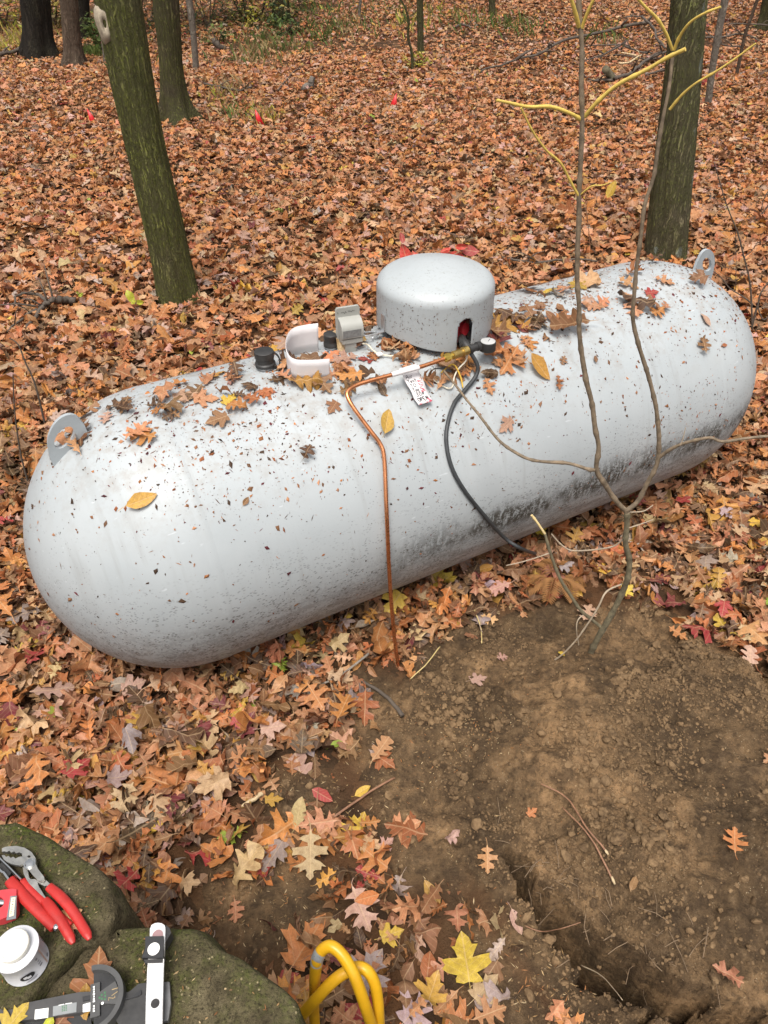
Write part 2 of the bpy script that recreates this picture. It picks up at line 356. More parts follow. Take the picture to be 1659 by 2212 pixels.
class MB:
    """collects world-space shapes; build() links them as one mesh object under a thing"""
    def __init__(s): s.v, s.f, s.sm = [], [], []
    def add(s, V, F, smooth=True):
        o = len(s.v); s.v.extend([tuple(map(float, p)) for p in V]); s.f.extend([tuple(int(i) + o for i in f) for f in F]); s.sm.extend([smooth] * len(F)); return s
    def box(s, c, half, ax=None, bev=0.0):
        ax = np.eye(3) if ax is None else np.asarray(ax); c = np.asarray(c, float); h = np.asarray(half, float)
        b = min(bev, .45 * h.min())
        if b <= 0:
            V = [c + ax.T @ (h * np.array(q)) for q in ((-1,-1,-1),(1,-1,-1),(1,1,-1),(-1,1,-1),(-1,-1,1),(1,-1,1),(1,1,1),(-1,1,1))]
            return s.add(V, [(0,3,2,1),(4,5,6,7),(0,1,5,4),(1,2,6,5),(2,3,7,6),(3,0,4,7)], False)
        bm = bmesh.new(); bmesh.ops.create_cube(bm, size=2.0)
        for v in bm.verts: v.co = Vector((v.co.x * h[0], v.co.y * h[1], v.co.z * h[2]))
        bmesh.ops.bevel(bm, geom=bm.edges[:], offset=b, segments=2, profile=.6, affect='EDGES')
        return s.bm(bm, ax, c)
    def bm(s, bm, ax=None, c=(0, 0, 0)):
        ax = np.eye(3) if ax is None else np.asarray(ax); bm.verts.index_update()
        V = [np.asarray(c) + ax.T @ np.array(v.co) for v in bm.verts]; F = [[v.index for v in f.verts] for f in bm.faces]; bm.free(); return s.add(V, F, False)
    def tube(s, pts, rad, n=10, cap=True, flat=1.0):
        P = np.asarray(pts, float); m = len(P); rad = np.broadcast_to(np.asarray(rad, float), (m,))
        T = np.gradient(P, axis=0); T /= np.linalg.norm(T, axis=1)[:, None] + 1e-12
        a = np.array([0, 0, 1.0]) if abs(T[0][2]) < .9 else np.array([1.0, 0, 0]); u = np.cross(a, T[0]); u /= np.linalg.norm(u)
        V = []
        for i in range(m):
            u = u - (u @ T[i]) * T[i]; u /= np.linalg.norm(u) + 1e-12; w_ = np.cross(T[i], u)
            for j in range(n):
                t = 2 * math.pi * j / n; V.append(P[i] + rad[i] * (u * math.cos(t) + w_ * flat * math.sin(t)))
        F = [(i * n + j, i * n + (j + 1) % n, (i + 1) * n + (j + 1) % n, (i + 1) * n + j) for i in range(m - 1) for j in range(n)]
        s.add(V, F)
        if cap:
            o = len(s.v); s.v.extend([tuple(P[0]), tuple(P[-1])]); b = o - m * n
            s.f.extend([(o, b + (j + 1) % n, b + j) for j in range(n)] + [(o + 1, b + (m - 1) * n + j, b + (m - 1) * n + (j + 1) % n) for j in range(n)]); s.sm.extend([True] * (2 * n))
        return s
    def lathe(s, prof, c, axis=(0, 0, 1), n=32, xdir=None, smooth=True):
        w_ = np.asarray(axis, float); w_ /= np.linalg.norm(w_); a = np.array([0, 0, 1.0]) if abs(w_[2]) < .9 else np.array([1.0, 0, 0])
        u = np.cross(a, w_) if xdir is None else np.asarray(xdir, float) - (np.asarray(xdir, float) @ w_) * w_; u /= np.linalg.norm(u); v = np.cross(w_, u); c = np.asarray(c, float)
        V = [c + h * w_ + r * (u * math.cos(2 * math.pi * j / n) + v * math.sin(2 * math.pi * j / n)) for r, h in prof for j in range(n)]
        m = len(prof); F = [(i * n + j, i * n + (j + 1) % n, (i + 1) * n + (j + 1) % n, (i + 1) * n + j) for i in range(m - 1) for j in range(n)]
        if prof[0][0] > 1e-6: F.append(tuple(range(n - 1, -1, -1)))
        if prof[-1][0] > 1e-6: F.append(tuple((m - 1) * n + j for j in range(n)))
        return s.add(V, F, smooth)
    def prism(s, outline, off, holes=(), bev=0.0):
        """outline: 3-d points of a flat polygon, off: extrusion vector; holes cut through"""
        L = [np.asarray(p, float) for p in outline]; H = [[np.asarray(p, float) for p in h] for h in holes]; off = np.asarray(off, float)
        e1 = L[1] - L[0]; nrm = off / np.linalg.norm(off); e1 -= (e1 @ nrm) * nrm; e1 /= np.linalg.norm(e1); e2 = np.cross(nrm, e1)
        loops = [L] + H; flat = [[Vector(((p - L[0]) @ e1, (p - L[0]) @ e2, 0)) for p in lp] for lp in loops]
        tris = tessellate_polygon(flat); allp = [p for lp in loops for p in lp]; k = len(allp)
        f2 = [q for lp in flat for q in lp]
        V = allp + [p + off for p in allp]; F = []
        for t in tris:
            a, b, c_ = (f2[i] for i in t)
            cr = (b.x - a.x) * (c_.y - a.y) - (b.y - a.y) * (c_.x - a.x)
            if abs(cr) < 1e-14: continue
            t = tuple(t) if cr > 0 else (t[0], t[2], t[1])
            F.append((t[2], t[1], t[0])); F.append((t[0] + k, t[1] + k, t[2] + k))
        o = 0
        for li, lp in enumerate(loops):
            n = len(lp); ar = sum(flat[li][i].x * flat[li][(i + 1) % n].y - flat[li][(i + 1) % n].x * flat[li][i].y for i in range(n))
            ccw = (ar > 0) == (li == 0)
            for i in range(n):
                a, b = o + i, o + (i + 1) % n
                F.append((a, b, b + k, a + k) if ccw else (b, a, a + k, b + k))
            o += n
        return s.add(V, F, False)
    def build(s, name, mat, parent=None, root=None, smooth=None):
        """parent: thing or part; coordinates are stored relative to the thing's base (root)"""
        rt = root if root is not None else parent
        while rt is not None and rt.parent is not None: rt = rt.parent
        V = local(rt, np.array(s.v)); me = bpy.data.meshes.new(name); me.from_pydata([tuple(p) for p in V], [], s.f); me.materials.append(mat)
        me.polygons.foreach_set('use_smooth', s.sm if smooth is None else [smooth] * len(me.polygons)); me.update()
        if len(me.polygons) < 20000: me.set_sharp_from_angle(angle=R(40))
        o = bpy.data.objects.new(name, me); return link(o, parent)
    def solo(s, name, mat, label, cat, group=None, kind=None, base=None):
        """a thing that is one mesh: origin at its own base"""
        V = np.array(s.v); b = np.array([V[:, 0].mean(), V[:, 1].mean(), V[:, 2].min()]) if base is None else np.asarray(base)
        me = bpy.data.meshes.new(name); me.from_pydata([tuple(p) for p in V - b], [], s.f); me.materials.append(mat)
        me.polygons.foreach_set('use_smooth', s.sm); me.update()
        o = bpy.data.objects.new(name, me); o.location = Vector(b); link(o); return tag(o, label, cat, group, kind)
def smooth_path(pts, k=6):
    P = np.asarray(pts, float); n = len(P); out = []
    for i in range(n - 1):
        p0, p1, p2, p3 = P[max(i - 1, 0)], P[i], P[i + 1], P[min(i + 2, n - 1)]
        for t in np.linspace(0, 1, k, endpoint=False):
            out.append(.5 * ((2 * p1) + (-p0 + p2) * t + (2 * p0 - 5 * p1 + 4 * p2 - p3) * t * t + (-p0 + 3 * p1 - 3 * p2 + p3) * t ** 3))
    out.append(P[-1]); return np.array(out)
def frame(n, fwd):
    """rotation matrix columns (x, y, z) with z = n and y along fwd"""
    n = np.asarray(n, float); n = n / np.linalg.norm(n); y = np.asarray(fwd, float); y = y - (y @ n) * n; y /= np.linalg.norm(y); x = np.cross(y, n)
    return np.stack([x, y, n], 1)
# ================================================================== GROUND
def axis_grid(lo, a, b, hi, fine, growth=1.13):
    g = list(np.arange(a, b, fine)); s, x = fine, a
    left = []
    while x > lo: s *= growth; x -= s; left.append(x)
    s, x = fine, g[-1]; right = []
    while x < hi: s *= growth; x += s; right.append(x)
    return np.array(left[::-1] + g + right)
gx = axis_grid(-70, -.25, 2.10, 70, .0080); gy = axis_grid(-8, .44, 2.05, 110, .0080)
XX, YY = np.meshgrid(gx, gy); ZZ = gz(XX, YY)
nx, ny = len(gx), len(gy)
ii = (np.arange(ny - 1)[:, None] * nx + np.arange(nx - 1)[None, :]).ravel()
me = tri_mesh('ground', np.stack([XX.ravel(), YY.ravel(), ZZ.ravel()], 1), np.stack([ii, ii + 1, ii + 1 + nx, ii + nx], 1), soil_mat())
bare = np.zeros(XX.shape)
for p in BARE: bare = np.maximum(bare, 1 - sstep(-.03, .10, poly_sd(XX, YY, p)))
attr(me, 'dirt', 'FLOAT', np.clip(np.maximum(dirt_mask(XX, YY), bare) + (1 - sstep(0, .12, line_d(XX, YY, TRENCH)[0])), 0, 1))
ground = link(bpy.data.objects.new('ground', me)); tag(ground, kind='structure')

# ================================================================== TANK
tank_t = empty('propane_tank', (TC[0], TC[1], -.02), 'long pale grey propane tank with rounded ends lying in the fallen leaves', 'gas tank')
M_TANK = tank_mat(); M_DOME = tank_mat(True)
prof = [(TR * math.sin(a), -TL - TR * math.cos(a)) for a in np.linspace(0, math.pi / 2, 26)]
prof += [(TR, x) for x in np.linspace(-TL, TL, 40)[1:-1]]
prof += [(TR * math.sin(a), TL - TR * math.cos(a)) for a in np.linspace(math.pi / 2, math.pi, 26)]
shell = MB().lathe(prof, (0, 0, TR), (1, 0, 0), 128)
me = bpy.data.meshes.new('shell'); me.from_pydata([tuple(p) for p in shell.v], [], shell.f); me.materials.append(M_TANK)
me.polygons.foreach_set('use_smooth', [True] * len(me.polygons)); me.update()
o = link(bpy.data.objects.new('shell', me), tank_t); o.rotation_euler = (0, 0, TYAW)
for sx in (-1, 1):
    pr = [(TR - .0004, -.018), (TR + .0003, -.010), (TR + .0009, -.003), (TR + .0009, .003), (TR + .0003, .010), (TR - .0004, .018)]
    mb = MB().lathe([(r + .00005 * math.sin(i), h) for i, (r, h) in enumerate(pr)], (sx * (TL - .005), 0, TR), (1, 0, 0), 128)
    me = bpy.data.meshes.new('weld_seam'); me.from_pydata([tuple(p) for p in mb.v], [], mb.f[:-2]); me.materials.append(M_TANK)
    me.polygons.foreach_set('use_smooth', [True] * len(me.polygons)); me.update()
    o = link(bpy.data.objects.new('weld_seam', me), tank_t); o.rotation_euler = (0, 0, TYAW)
M_LUG = plain('lug_paint', (.34, .37, .385), .45, 0, .06, 30, .002)
def lug(s, th):
    """flat plate with an oval eye, welded upright along the tank's crown"""
    ax = np.cos(th) * UP + np.sin(th) * s * TDv; tg = -np.sin(th) * UP + np.cos(th) * s * TDv
    c = TC + s * TL * TDv + ax * TR; up = UP * .85 + ax * .15
    out = [c + tg * x + up * y for x, y in [(.070, -.02), (.069, .030)] + [(.064 * math.cos(a), .042 + .062 * math.sin(a)) for a in np.linspace(.1, math.pi - .1, 18)] + [(-.069, .030), (-.070, -.02)]]
    hole = [c + tg * (.004 + .036 * math.cos(a)) + up * (.046 + .026 * math.sin(a)) for a in np.linspace(0, 2 * math.pi, 24, endpoint=False)]
    MB().prism([p - TN * .006 for p in out], TN * .012, [[p - TN * .006 for p in hole]]).build('lifting_lug', M_LUG, tank_t)
lug(-1, R(32)); lug(1, R(32))
# valve dome: a hinged round hood with a saddle-cut rim and an arched opening
DS, DLAT = -.022, .03; DC = TC + TDv * DS + TN * DLAT + UP * TR; DR = .200
DH = .223; TOP0 = .150
def dome_pt(a, z, r=None): r = DR if r is None else r; return DC + r * math.cos(a) * TDv + r * math.sin(a) * TN + UP * z
def dome_angle(u, z):
    """angle round the hood of the point seen at that column, on the side towards the viewer"""
    return min((a for a in np.linspace(math.radians(170), math.radians(350), 721)), key=lambda a: abs(proj(dome_pt(a, z))[0] - u))
arch_a = dome_angle(1005, .05)              # where the arched opening stands
def dome_mesh():
    nseg, NR = 288, 52
    V, F, keep = [], [], {}
    def base_z(a):
        y = DLAT + DR * math.sin(a); return math.sqrt(max(TR ** 2 - y * y, 0)) - TR + .026
    top0 = TOP0
    for i in range(NR):
        for j in range(nseg):
            a = 2 * math.pi * j / nseg; z0 = base_z(a); z = z0 + (top0 - z0) * i / (NR - 1)
            V.append((DR * math.cos(a), DR * math.sin(a), z))
    rows = NR
    cap = []
    for t in np.linspace(0, 1, 9)[1:]:
        b = t * math.pi * .43; cap.append((DR - .068 + .068 * math.cos(b), top0 + (DH - .026 - TOP0) / .976 * math.sin(b)))
    r1, z1 = cap[-1]
    for t in np.linspace(0, .97, 9)[1:]: cap.append((r1 * (1 - t), z1 + (DH - z1) * (1 - (1 - t) ** 2)))
    for r, z in cap:
        for j in range(nseg): a = 2 * math.pi * j / nseg; V.append((max(r, 1e-4) * math.cos(a), max(r, 1e-4) * math.sin(a), z))
    rows += len(cap)
    def inside(i, j):
        if i >= NR - 1: return False
        vs = [V[i * nseg + j], V[(i + 1) * nseg + (j + 1) % nseg]]
        a = 2 * math.pi * (j + .5) / nseg; da = (a - arch_a + math.pi) % (2 * math.pi) - math.pi; x = da * DR; z = (vs[0][2] + vs[1][2]) / 2
        zt = .082
        return abs(x) < .027 and (z < zt or (x * x + (z - zt) ** 2) < .027 ** 2)
    for i in range(rows - 1):
        for j in range(nseg):
            if not inside(i, j): F.append((i * nseg + j, i * nseg + (j + 1) % nseg, (i + 1) * nseg + (j + 1) % nseg, (i + 1) * nseg + j))
    F.append(tuple((rows - 1) * nseg + j for j in range(nseg)))
    return V, F
V, F = dome_mesh()
M3 = np.stack([TDv, TN, UP], 1)
mb = MB().add([DC + M3 @ np.array(p) for p in V], F)
dome = mb.build('valve_dome', M_DOME, tank_t)
sm = dome.modifiers.new('wall', 'SOLIDIFY'); sm.thickness = .004; sm.offset = -1
M_GALV = plain('galvanised', (.55, .56, .57), .38, .8, .15, 60)
M_BLACK = plain('black_plastic', (.028, .027, .026), .5, 0, .3, 30, .0008)
M_RED = plain('red_cast_paint', (.30, .012, .018), .42, 0, .2, 40, .001)
# hinge plate and latch wire on the hood's side
ha = dome_angle(829, .04)
hn = M3 @ np.array([math.cos(ha), math.sin(ha), 0]); ht = np.cross(UP, hn)
MB().box(dome_pt(ha, .055, DR + .003), (.011, .0016, .032), [ht, hn, UP], .0008).box(dome_pt(ha, .027, DR + .016), (.011, .014, .0016), [ht, hn, UP], .0008).build('hinge_plate', M_GALV, dome, tank_t)
wp = [dome_pt(ha, .024, DR + .012) + ht * q[0] + hn * q[1] + UP * q[2] for q in ((-.006, .01, 0), (-.012, .03, .004), (-.01, .06, .008), (.0, .068, .008), (.01, .06, .006), (.008, .03, .002), (.004, .01, -.006), (-.01, .025, -.02), (.008, .034, -.022))]
MB().tube(smooth_path(wp, 5), .0026, 8).build('latch_wire', M_GALV, dome, tank_t)
ha2 = math.radians(-12); hn2 = M3 @ np.array([math.cos(ha2), math.sin(ha2), 0]); ht2 = np.cross(UP, hn2)
MB().box(dome_pt(ha2, .05, DR + .003), (.011, .0016, .026), [ht2, hn2, UP], .0008).tube([dome_pt(ha2, .05, DR + .004), dome_pt(ha2, .035, DR + .022), dome_pt(ha2, .012, DR + .02)], .003, 8).build('hinge_plate', M_GALV, dome, tank_t)
# regulator inside the hood, seen through the arch
an = M3 @ np.array([math.cos(arch_a), math.sin(arch_a), 0]); at = np.cross(UP, an)
rc = DC + an * .125 + UP * .05
MB().lathe([(.0, -.03), (.05, -.03), (.058, -.022), (.058, -.012), (.064, -.008), (.064, .008), (.058, .012), (.05, .03), (.02, .04), (.02, .052), (0, .052)], rc, an * .8 + at * .3 + UP * .1, 32).build('regulator', M_RED, tank_t)
MB().tube([DC + an * .05 + at * .03 + UP * .10, DC + an * .10 - at * .01 + UP * .12, DC + an * .12 + UP * .02], .008, 10).lathe([(.011, 0), (.015, .004), (.015, .02), (.011, .03)], DC + an * .15 + at * .012 + UP * .005, an, 16).build('pipework', M_BLACK, tank_t)
# capped risers left of the hood
def riser_cap(u, v, r, h, strap):
    P, n = tank(u, v); ax = UP * .9 + n * .1; ax /= np.linalg.norm(ax); P = P - n * .01
    cap = MB().lathe([(r * .92, .02), (r * 1.06, .021), (r * 1.06, .030), (r * .94, .034), (r * .94, .020 + h * .55), (r, .022 + h * .55), (r, .018 + h), (r * .9, .02 + h), (0, .021 + h)], P, ax, 28).build('threaded_cap', M_BLACK, tank_t)
    MB().lathe([(r * .8, -.01), (r * .8, .03)], P, ax, 20).build('riser', M_GALV, cap, tank_t)
    if strap:
        q = [P + ax * (.02 + h * .8) + TDv * (r * .95) - TN * .004, P + ax * (.018 + h * .55) + TDv * (r * 1.35) - TN * .01, P + ax * .026 + TDv * (r * 1.45) - TN * .012, P + ax * .006 + TDv * (r * 1.2) - TN * .016, P + ax * .012 + TDv * (r * .85) - TN * .02, P + ax * .026 + TDv * (r * .7) - TN * (r * .8)]
        MB().tube(smooth_path(q, 6), .0055, 8, True, .45).build('cap_strap', M_BLACK, cap, tank_t)
riser_cap(574, 795, .031, .052, True); riser_cap(716, 752, .025, .044, False)

# ================================================================== LEAF SHAPES
HALF = {
 'oak': [(.012, 0), (.04, .09), (.17, .11), (.25, .17), (.15, .21), (.07, .25), (.065, .31), (.24, .345), (.40, .36), (.35, .43), (.43, .51), (.25, .51), (.10, .535), (.085, .59), (.20, .65), (.36, .74), (.23, .75), (.22, .83), (.10, .80), (.07, .84), (.085, .92), (0, 1.0)],
 'white_oak': [(.012, 0), (.05, .10), (.13, .14), (.165, .20), (.09, .25), (.085, .30), (.22, .36), (.275, .43), (.235, .475), (.11, .47), (.10, .52), (.25, .60), (.315, .68), (.265, .73), (.13, .71), (.12, .75), (.22, .82), (.23, .89), (.14, .935), (.05, .985), (0, 1.0)],
 'maple': [(.012, 0), (.12, -.03), (.29, .01), (.24, .09), (.20, .15), (.37, .24), (.53, .33), (.44, .40), (.46, .51), (.31, .485), (.16, .45), (.20, .58), (.28, .71), (.17, .72), (.12, .85), (0, 1.0)],
 'oval': [(.012, 0), (.09, .07), (.19, .20), (.25, .37), (.25, .55), (.19, .73), (.09, .90), (0, 1.0)],
}
MID = {'oak': [(.012, 0), (.23, .16), (.08, .29), (.42, .43), (.10, .57), (.34, .74), (.09, .83), (0, 1)], 'white_oak': [(.012, 0), (.16, .18), (.09, .28), (.27, .44), (.11, .51), (.31, .69), (.20, .88), (0, 1)],
       'maple': [(.012, 0), (.29, .01), (.20, .15), (.53, .33), (.45, .5), (.16, .46), (.26, .72), (0, 1)], 'oval': [(.012, 0), (.2, .2), (.26, .5), (.12, .85), (0, 1)]}
FAR = {'oak': [(.012, 0), (.32, .26), (.09, .5), (.32, .72), (0, 1)], 'white_oak': [(.012, 0), (.24, .3), (.10, .5), (.28, .7), (0, 1)], 'maple': [(.012, 0), (.45, .25), (.2, .45), (.26, .7), (0, 1)], 'oval': [(.012, 0), (.25, .4), (.15, .8), (0, 1)]}
def leaf_flat(half, rng, nmid, petiole):
    """flat leaf with stalk, tip along +y: vertices and triangles"""
    V, F = [], []
    for sgn in (1, -1):
        h = [(x * (1 + rng.uniform(-.12, .12)), y + (rng.uniform(-.02, .02) if 0 < y < 1 else 0)) for x, y in half]
        loop = [(sgn * x, y) for x, y in h] + [(0, y) for y in np.linspace(1, 0, nmid + 2)[1:-1]] + [(0, 0)]
        tr = tessellate_polygon([[Vector((x, y, 0)) for x, y in loop]]); o = len(V); V += loop
        for t in tr:
            a, b, c = (loop[i] for i in t); cr = (b[0] - a[0]) * (c[1] - a[1]) - (b[1] - a[1]) * (c[0] - a[0])
            F.append(tuple(o + i for i in (t if cr > 0 else (t[0], t[2], t[1]))))
    if petiole:
        o = len(V); bend = rng.uniform(-.12, .12)
        for i, t in enumerate((0, .5, 1)): V += [(bend * t * t - .009, -petiole * t), (bend * t * t + .009, -petiole * t)]
        for i in range(2): a = o + 2 * i; F += [(a, a + 2, a + 3), (a, a + 3, a + 1)]
    return np.array(V, float), np.array(F, int)
def leaf_curl(V, rng, curl):
    """fold along the midrib, cup the lobes, roll the length and twist the blade"""
    x, y = V[:, 0].copy(), V[:, 1].copy(); s = int(rng.integers(0, 10000))
    fold = rng.uniform(-.15, .6) * curl; cup = rng.normal(0, 1.3) * curl; k = rng.normal(0, 1.1) * curl + 1e-3; tw = rng.normal(0, .7) * curl
    ang = fold + cup * np.abs(x); z = np.abs(x) * np.sin(ang); x = x * np.cos(ang)
    z = z + curl * .11 * vnoise(x * 4.2, y * 4.2, 0, s) + curl * .05 * vnoise(x * 11, y * 11, 0, s + 5)
    a = tw * (y - .5); x, z = x * np.cos(a) - z * np.sin(a), x * np.sin(a) + z * np.cos(a)
    th = k * (y - .5); Y = np.sin(th) / k - z * np.sin(th); Z = (1 - np.cos(th)) / k + z * np.cos(th)
    return np.stack([x, Y, Z], 1)
def leaf_templates(kinds, table, nvar, nmid, pet, curl, seed):
    out = []
    for kd in kinds:
        for i in range(nvar):
            rng = np.random.default_rng(seed + len(out) * 17); V, F = leaf_flat(table[kd], rng, nmid, pet * rng.uniform(.5, 1.2) if pet and rng.random() < .7 else 0)
            W = leaf_curl(V, rng, curl * rng.uniform(.4, 1.5)); W[:, 2] -= np.percentile(W[:, 2], 12)
            out.append((W, F, np.stack([V[:, 0], V[:, 1], np.zeros(len(V))], 1), kd))
    return out
# colours of dead leaves (base colours, not lit values)
PAL = {'tan': (.49, .230, .112), 'orange': (.50, .195, .060), 'rust': (.36, .118, .042), 'brown': (.24, .118, .056), 'pale': (.50, .325, .175), 'pink': (.47, .285, .215), 'red': (.34, .040, .042), 'yellow': (.58, .37, .05),
       'grey': (.36, .28, .235), 'dark': (.085, .047, .026), 'gold': (.50, .27, .055), 'wine': (.15, .028, .035), 'green': (.30, .40, .045), 'lilac': (.37, .285, .285)}
WT_NEAR = dict(tan=20, orange=17, rust=15, brown=27, pale=7, pink=3, red=1.2, yellow=1.1, grey=4, dark=15, gold=5, wine=1.6, green=.12, lilac=1.0)
WT_FAR = dict(tan=36, orange=28, rust=17, brown=12, pale=8, pink=12, red=.8, yellow=.5, grey=1.0, dark=4, gold=3, wine=.8, green=.06, lilac=.2)
def pick_cols(n, wt, rng):
    ks = list(wt); p = np.array([wt[k] for k in ks]); p = p / p.sum(); i = rng.choice(len(ks), n, p=p)
    c = np.array([PAL[k] for k in ks])[i]; c = c * rng.normal(1, .16, (n, 1)).clip(.55, 1.5) * rng.normal(1, .06, (n, 3)).clip(.8, 1.2)
    return np.clip(c, .01, .8), [ks[j] for j in i]
def rand_rot(n, rng, tilt):
    """random headings with the blade tipped by about `tilt` radians"""
    yaw = rng.uniform(0, 2 * math.pi, n); az = rng.uniform(0, 2 * math.pi, n); t = np.abs(rng.normal(0, tilt, n)).clip(0, 1.35); fl = rng.random(n) < .42
    t = np.where(fl, math.pi - t, t)
    K = np.stack([np.cos(az), np.sin(az), np.zeros(n)], 1); c, s = np.cos(t), np.sin(t)
    Rt = c[:, None, None] * np.eye(3) + (1 - c)[:, None, None] * K[:, :, None] * K[:, None, :]
    S = np.zeros((n, 3, 3)); S[:, 0, 2], S[:, 1, 2], S[:, 2, 0], S[:, 2, 1] = K[:, 1], -K[:, 0], -K[:, 1], K[:, 0]
    Rt = Rt + s[:, None, None] * S
    Rz = np.zeros((n, 3, 3)); Rz[:, 0, 0] = np.cos(yaw); Rz[:, 0, 1] = -np.sin(yaw); Rz[:, 1, 0] = np.sin(yaw); Rz[:, 1, 1] = np.cos(yaw); Rz[:, 2, 2] = 1
    return Rt @ Rz
class Scatter:
    def __init__(s): s.V, s.F, s.C, s.U, s.n = [], [], [], [], 0
    def add(s, P, Rm, size, cols, temps, rng):
        ti = rng.integers(0, len(temps), len(P))
        for t, (W, F, uv, kd) in enumerate(temps):
            idx = np.nonzero(ti == t)[0]
            if not len(idx): continue
            ctr = W - np.array([0, .0, 0])
            V = np.einsum('nij,vj->nvi', Rm[idx], ctr) * size[idx][:, None, None] + P[idx][:, None, :]
            m = len(W); s.V.append(V.reshape(-1, 3)); s.F.append((F[None] + (np.arange(len(idx)) * m)[:, None, None] + s.n).reshape(-1, 3))
            s.C.append(np.repeat(np.concatenate([cols[idx], np.ones((len(idx), 1))], 1), m, 0)); u = np.tile(uv, (len(idx), 1)); u[:, 2] = np.repeat(rng.random(len(idx)), m)
            u[:, 0] += 0; s.U.append(u); s.n += m * len(idx)
    def build(s, name, mat, label, cat, kind='stuff'):
        me = tri_mesh(name, np.concatenate(s.V), np.concatenate(s.F), mat, True)
        attr(me, 'leaf_col', 'FLOAT_COLOR', np.concatenate(s.C)); attr(me, 'leaf_uv', 'FLOAT_VECTOR', np.concatenate(s.U))
        return tag(link(bpy.data.objects.new(name, me)), label, cat, None, kind)
KW = ['oak'] * 5 + ['white_oak'] * 2 + ['maple'] * 2 + ['oval']
T_NEAR = leaf_templates(KW, HALF, 6, 5, .30, 1.0, 100)
T_MID = leaf_templates(KW, MID, 4, 2, 0, .95, 300); T_MIDN = leaf_templates(KW, MID, 6, 3, .25, .9, 400)
T_FAR = leaf_templates(KW, FAR, 4, 0, 0, 1.0, 500)
# stones' outlines are needed before the leaves fall round them
ST_A = [(-200, 1790), (0, 1777), (40, 1777), (91, 1798), (156, 1837), (208, 1866), (231, 1890), (238, 1925), (248, 1962), (238, 2000), (203, 2026), (168, 2034), (132, 2078), (92, 2116), (52, 2172), (-20, 2200), (-200, 2215)]
ST_B = [(252, 2003), (328, 1999), (390, 2003), (432, 2013), (480, 2049), (521, 2067), (579, 2107), (622, 2140), (646, 2185), (650, 2260), (640, 2420), (-200, 2420), (-200, 2245), (-15, 2222), (66, 2186), (108, 2126), (146, 2090), (180, 2046), (216, 2036)]
ZA, ZB = .80, .775
W_A = [tuple(plane(u, v, ZA)[:2]) for u, v in ST_A]; W_B = [tuple(plane(u, v, ZB)[:2]) for u, v in ST_B]
def leaf_density(x, y):
    d = np.ones(np.shape(x)); near = y < 3.4
    if np.any(near):
        wob = .07 * fbm(x * 6, y * 6, 0, 3, 91)
        dd = poly_sd(x, y, DIRT) + wob
        d = np.where(near, sstep(-.06, .14, dd) * .985 + .0, d)
        for p in BARE: d = np.where(near, d * (.10 + .90 * sstep(-.04, .16, poly_sd(x, y, p) + wob)), d)
        d = np.where((y < 1.9) & (x > -.62), d * (.36 + .64 * sstep(1.15, 1.75, y + .45 * np.maximum(-x, 0))), d)
        lat = np.abs((x - TC[0]) * TN[0] + (y - TC[1]) * TN[1]); al = np.abs((x - TC[0]) * TDv[0] + (y - TC[1]) * TDv[1])
        d = np.where((lat < .20) & (al < TL + .1), 0, d)
        for S in (W_A, W_B): d = np.where(poly_sd(x, y, S) < .05, 0, d)
    return d
def in_view(P, mu, mv):
    u, v = proj(P); return (u > -mu) & (u < 1659 + mu) & (v > -mv) & (v < 2212 + mv)
lit = Scatter()
def litter(n, x0, x1, y0, y1, size, spread, wt, temps, tilt, layer, seed, power=1.0, trap=None):
    rng = np.random.default_rng(seed); y = y0 + (y1 - y0) * rng.random(n) ** power
    hw = (y * .62 + .9) if trap is None else trap(y); x = rng.uniform(-1, 1, n) * hw
    k = rng.random(n) < leaf_density(x, y); x, y = x[k], y[k]
    z = gz(x, y, False) + np.where(leaf_density(x, y) > .5, rng.uniform(0, layer, len(x)), rng.uniform(0, .012, len(x)))
    P = np.stack([x, y, z], 1); k = in_view(P, 260, 200); P = P[k]
    # keep blades out of the tank
    k = capsule_d(P) > TR + .012; P = P[k]; n = len(P)
    c, _ = pick_cols(n, wt, rng); lit.add(P, rand_rot(n, rng, tilt), size * rng.lognormal(0, spread, n).clip(.45, 1.7), c, temps, rng)
litter(13000, 0, 0, .45, 3.6, .088, .30, WT_NEAR, T_NEAR, .60, .060, 1)
litter(9000, 0, 0, .45, 3.4, .050, .35, dict(brown=5, dark=4, rust=2, tan=3, pale=1), T_MID, .7, .045, 9)
litter(16500, 0, 0, 3.3, 6.6, .090, .25, WT_FAR, T_MIDN, .55, .055, 2)
litter(40000, 0, 0, 6.3, 12.0, .083, .22, WT_FAR, T_MID, .44, .045, 3)
litter(96000, 0, 0, 11.5, 27.0, .084, .2, WT_FAR, T_FAR, .42, .035, 4, 1.15)
print('litter verts', lit.n, 'tris', sum(len(f) for f in lit.F))
# ================================================================== FITTINGS ON THE TANK
M_COPPER = plain('copper', (.62, .25, .11), .30, .92, .18, 35)
M_BRASS = plain('brass', (.56, .39, .13), .34, .9, .2, 60)
M_CABLE = plain('black_cable', (.035, .038, .040), .55, 0, .2, 30)
M_WHITEW = plain('cream_wire', (.62, .57, .45), .5, 0, .08, 50)
M_PAPER = plain('paper', (.66, .63, .63), .7, 0, .03, 25, .0005)
M_INK = plain('black_ink', (.02, .02, .022), .6, 0, .2, 30)
M_REDINK = plain('red_ink', (.55, .04, .09), .6, 0, .3, 60)
M_GREY_PL = plain('grey_plastic', (.33, .33, .30), .5, 0, .08, 20, .0006)
M_GLASS = plain('dial_glass', (.46, .46, .45), .12, 0, .08, 20)
M_BIT = plain('mark_paint', (.62, .62, .60), .5, 0, .1, 30)
